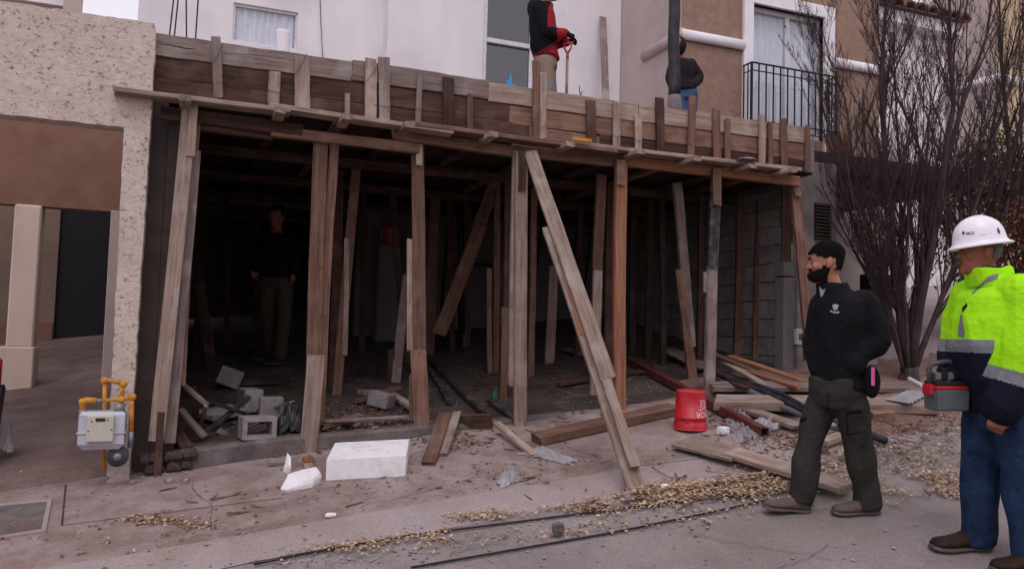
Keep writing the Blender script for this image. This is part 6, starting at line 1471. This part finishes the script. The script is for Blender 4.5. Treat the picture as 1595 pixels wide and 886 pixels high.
aLr = Vector((hL.x+.03, hL.y, base.z+.09)); aRr = Vector((hR.x, hR.y, base.z+.09)); kL, kR = hL.lerp(aLr, .48)+f*.03, hR.lerp(aRr, .48)+f*.03
limb(mb, [hL, kL, aLr], [.08, .055, .038]); limb(mb, [hR, kR, aRr], [.08, .055, .038])
mesh_part('body', remesh(mb, .007, 2), M['skin2'], T)
limb(gl, [wr_r-sl*.04, wr_r+sl*.02], [.042, .036]); limb(gl, [wr_l-sl*.04, wr_l+sl*.02], [.042, .036])
mesh_part('gloves', remesh(gl, .006, 1), M['glove'], T)
part('lips', ex['lips'], M['lip'], T, True); part('eyes', ex['eyes'], M['eye'], T, True)
part('cap', ex['shell'](.02, .12, .23, lambda a_, z: True), M['redjacket'], T); part('face_mask', ex['shell'](.012, -.01, .10, lambda a_, z: a_ < 1.6), M['bluescarf'], T)
jk = MB(); jk.loft(torso_rings([(J(852, 92), l, f, .185*sc, .15*sc)]+[(c, l, f, (a_*1.1+.02)*sc, (b_*1.12+.025)*sc) for c, a_, b_ in tors[1:4]]+[(J(847, 12), l, f, .12, .10), (J(850, 6), l, f, .085, .085)]))
limb(jk, [sh_l, el_l, wr_l], [.085, .075, .055]); limb(jk, [sh_r, el_r, wr_r-sl*.02], [.09, .082, .06])
jk.ell(J(831, 14), (.07, .08, .11), None, 12, 8)
jm_ = remesh(jk, .011, 2, .011, 8, 22)
def jc(c):
    x, y = topix(c); d_ = (c-J(846, 48)).dot(f)
    q = y+(x-826)*.62      # the red yoke slants up to the front
    if x < 838 and y < 30: return 'k'
    if 92 < q < 94.5 or 97.5 < q < 99: return 'k'
    if q > 90: return 'r'
    if x > 868 and y > 30: return 'r'
    if d_ > .10 and y < 42: return 'r' if abs((c-J(846, 48)).dot(l)) > .04 else 'b'
    return 'k'
mesh_part('jacket', jm_, M['black_cloth'], T, None, lambda c: jc(c) == 'k'); mesh_part('red_panels', jm_, M['redjacket'], T, None, lambda c: jc(c) == 'r'); mesh_part('blue_lining', jm_, M['bluescarf'], T, None, lambda c: jc(c) == 'b')
pt = MB(); pt.loft(torso_rings([(J(850, 106), l, f, .15, .125), (J(850, 96), l, f, .16, .125), (J(849, 88), l, f, .15, .12)]))
limb(pt, [hL, kL, aLr], [.105, .082, .07]); limb(pt, [hR, kR, aRr], [.105, .082, .07])
pm = remesh(pt, .011, 2, .012, 9, 30)
kz = J(850, 134).z
mesh_part('trousers', pm, M['khaki'], T, None, lambda c: not (0 < (kz-c.z) < .03 or .05 < (kz-c.z) < .08)); mesh_part('reflective_stripes', pm, M['reflect'], T, None, lambda c: (0 < (kz-c.z) < .03 or .05 < (kz-c.z) < .08))
sh, so = MB(), MB()
for q in (aLr, aRr): shoe(sh, so, Vector((q.x, q.y, base.z)), f, .27)
part('boots', sh, M['boot'], T, True); part('soles', so, M['sole'], T)
SHV = thing('shovel', 'shovel with a red Y handle held upright by the gloved roof worker', 'shovel', J(882, 190, .0))
a_, b_ = J(884, 84), J(882, 160); part('shaft', MB().tube([a_, b_], .016, 10), M['w_pale'], SHV, True)
part('handle', MB().tube([J(878, 68), J(879.5, 76), J(884, 84), J(884, 92)], [.011, .011, .016, .02], 8).tube([J(891, 67), J(889, 76), J(884, 84)], [.011, .011, .014], 8).tube([J(877, 68), J(892, 67)], .012, 8), M['redin'], SHV, True)
b2 = J(881.5, 160); part('blade', MB().loft([[b2+sl*x_+aw*.02*abs(x_)*10+Vector((0, 0, z_)) for x_ in (-w_, 0, w_)]+[b2+sl*x_+aw*(.004+.02*abs(x_)*10)+Vector((0, 0, z_)) for x_ in (w_, 0, -w_)] for z_, w_ in ((.02, .03), (-.02, .1), (-.2, .1), (-.29, .02))]), M['galv'], SHV)
# ---- roof worker behind the pipe
YW = 8.45
rw = aY(1072, 120, YW); D = dep(rw); J = lambda x, y, a_=0: V3(x, y, D)+aw*a_
sc = .86; ctf = (-aw*.95-sl*.35).normalized(); f, l, u_ = frame(ctf); base = Vector((rw.x, rw.y, 4.45))
hc = J(1057, 84); T, mb, ex = person('roof worker in dark hooded top and dusty jeans, hand on hip, behind the black pipe', base, hc, (ctf-Vector((0, 0, .5))).normalized(), J(1061, 95), J, 'skin2', sc)
tors = [(J(1064, 146), .13, .10), (J(1063, 128), .125, .10), (J(1063, 110), .15, .11), (J(1063, 99), .14, .10), (J(1060, 91), .08, .07)]
mb.loft(torso_rings([(c, l, f, a_*.85*sc, b_*.85*sc) for c, a_, b_ in tors]))
sh_l, sh_r = J(1076, 101), J(1050, 101); el_l, wr_l = J(1091, 119, .05), J(1078, 135, -.08); el_r, wr_r = J(1045, 120), J(1044, 134, -.06)
if True:
    limb(mb, [sh_l, el_l, wr_l], [.042, .036, .026]); limb(mb, [sh_r, el_r, wr_r], [.042, .036, .026])
hand(mb, wr_l, -sl*.95+Vector((0, 0, -.1)), aw, True, .45, .95); hand(mb, wr_r, Vector((0, 0, -1)), sl, False, .6, .95)
hL, hR = J(1076, 150), J(1060, 150); aLr = Vector((hL.x, hL.y, base.z+.08)); aRr = Vector((hR.x, hR.y, base.z+.08)); kL, kR = hL.lerp(aLr, .5), hR.lerp(aRr, .5)
limb(mb, [hL, kL, aLr], [.07, .05, .036]); limb(mb, [hR, kR, aRr], [.07, .05, .036])
mesh_part('body', remesh(mb, .007, 2), M['skin2'], T)
hd = MB(); limb(hd, [sh_l, el_l, wr_l], [.078, .07, .048]); limb(hd, [sh_r, el_r, wr_r], [.078, .07, .048])
hd.loft(torso_rings([(c, l, f, (a_*1.1+.02)*sc, (b_*1.12+.02)*sc) for c, a_, b_ in [(J(1065, 142), .145, .115)]+tors[1:4]]+[(J(1061, 93), l, f, .09, .085)]))
hb = frame(ctf)[0]; hd.ell(hc+Vector((0, 0, .085))+hb*.02, (.088, .115, .125), None, 14, 10)
mesh_part('hooded_top', remesh(hd, .011, 2, .009, 8, 41), M['darkcloth'], T)
pt = MB(); pt.loft(torso_rings([(J(1068, 156), l, f, .13, .11), (J(1068, 148), l, f, .145, .11), (J(1068, 140), l, f, .14, .10)])); limb(pt, [hL, kL, aLr], [.09, .075, .065]); limb(pt, [hR, kR, aRr], [.09, .075, .065])
mesh_part('jeans', remesh(pt, .011, 2, .009, 9, 43), M['palejeans'], T)
sh, so = MB(), MB()
for q in (aLr, aRr): shoe(sh, so, Vector((q.x, q.y, base.z)), f, .26)
part('boots', sh, M['boot'], T, True); part('soles', so, M['sole'], T)
# ---- worker standing inside
gi = GF(428, 566); D = dep(gi); J = lambda x, y, a_=0: V3(x, y, D)+aw*a_
sc = 1.0; ctf = (-aw*.9-sl*.3).normalized(); f, l, u_ = frame(ctf)
hc = J(431, 352); T, mb, ex = person('worker in dark top and khaki trousers standing in the darkness of the carport', gi, hc, ctf, J(431, 362), J, 'skin2', sc)
tors = [(J(430, 432), .15, .11), (J(430, 410), .155, .11), (J(430, 385), .17, .12), (J(430, 370), .165, .10), (J(431, 360), .09, .07)]
mb.loft(torso_rings([(c, l, f, a_*.85, b_*.85) for c, a_, b_ in tors]))
sh_l, sh_r = J(450, 373), J(411, 373); el_l, wr_l = J(459, 400), J(460, 424, -.08); el_r, wr_r = J(404, 398), J(402, 420, -.12)
limb(mb, [sh_l, el_l, wr_l], [.045, .038, .028]); limb(mb, [sh_r, el_r, wr_r], [.045, .038, .028])
hand(mb, wr_l, Vector((0, 0, -1)), -l, True, .5); hand(mb, wr_r, Vector((0, 0, -1))+f*.3, l, False, .5)
hL, hR = J(443, 440), J(417, 440); aLr, aRr = J(436, 548), J(412, 540, .2); aLr.z = fl(aLr.x, aLr.y)+.09; aRr.z = fl(aRr.x, aRr.y)+.09; kL, kR = J(444, 492, -.05), J(417, 490)
limb(mb, [hL, kL, aLr], [.08, .055, .038]); limb(mb, [hR, kR, aRr], [.08, .055, .038])
mesh_part('body', remesh(mb, .008, 2), M['skin2'], T); part('eyes', ex['eyes'], M['eye'], T, True); part('hair', ex['shell'](.012, .1, .23, lambda a_, z: z > .165 or (a_ > 1.3 and z > .1)), M['hair'], T)
hd = MB(); limb(hd, [sh_l, el_l, wr_l], [.08, .07, .05]); limb(hd, [sh_r, el_r, wr_r], [.08, .07, .05]); hd.loft(torso_rings([(c, l, f, a_*1.1+.02, b_*1.12+.02) for c, a_, b_ in tors[:4]]+[(J(431, 363), l, f, .08, .08)]))
mesh_part('dark_top', remesh(hd, .012, 2, .008, 8, 51), M['black_cloth'], T)
pt = MB(); pt.loft(torso_rings([(J(430, 448), l, f, .15, .12), (J(430, 436), l, f, .165, .12), (J(430, 426), l, f, .155, .11)])); limb(pt, [hL, kL, aLr], [.105, .085, .07]); limb(pt, [hR, kR, aRr], [.105, .085, .07])
mesh_part('trousers', remesh(pt, .012, 2, .009, 9, 53), cloth('shaded_khaki', (.065, .048, .036)), T)  # khaki lowered in colour to paint in the shade he stands in
sh, so = MB(), MB()
for q in (aLr, aRr): shoe(sh, so, Vector((q.x, q.y, q.z-.09)), f, .27)
part('boots', sh, M['boot'], T, True); part('soles', so, M['sole'], T)
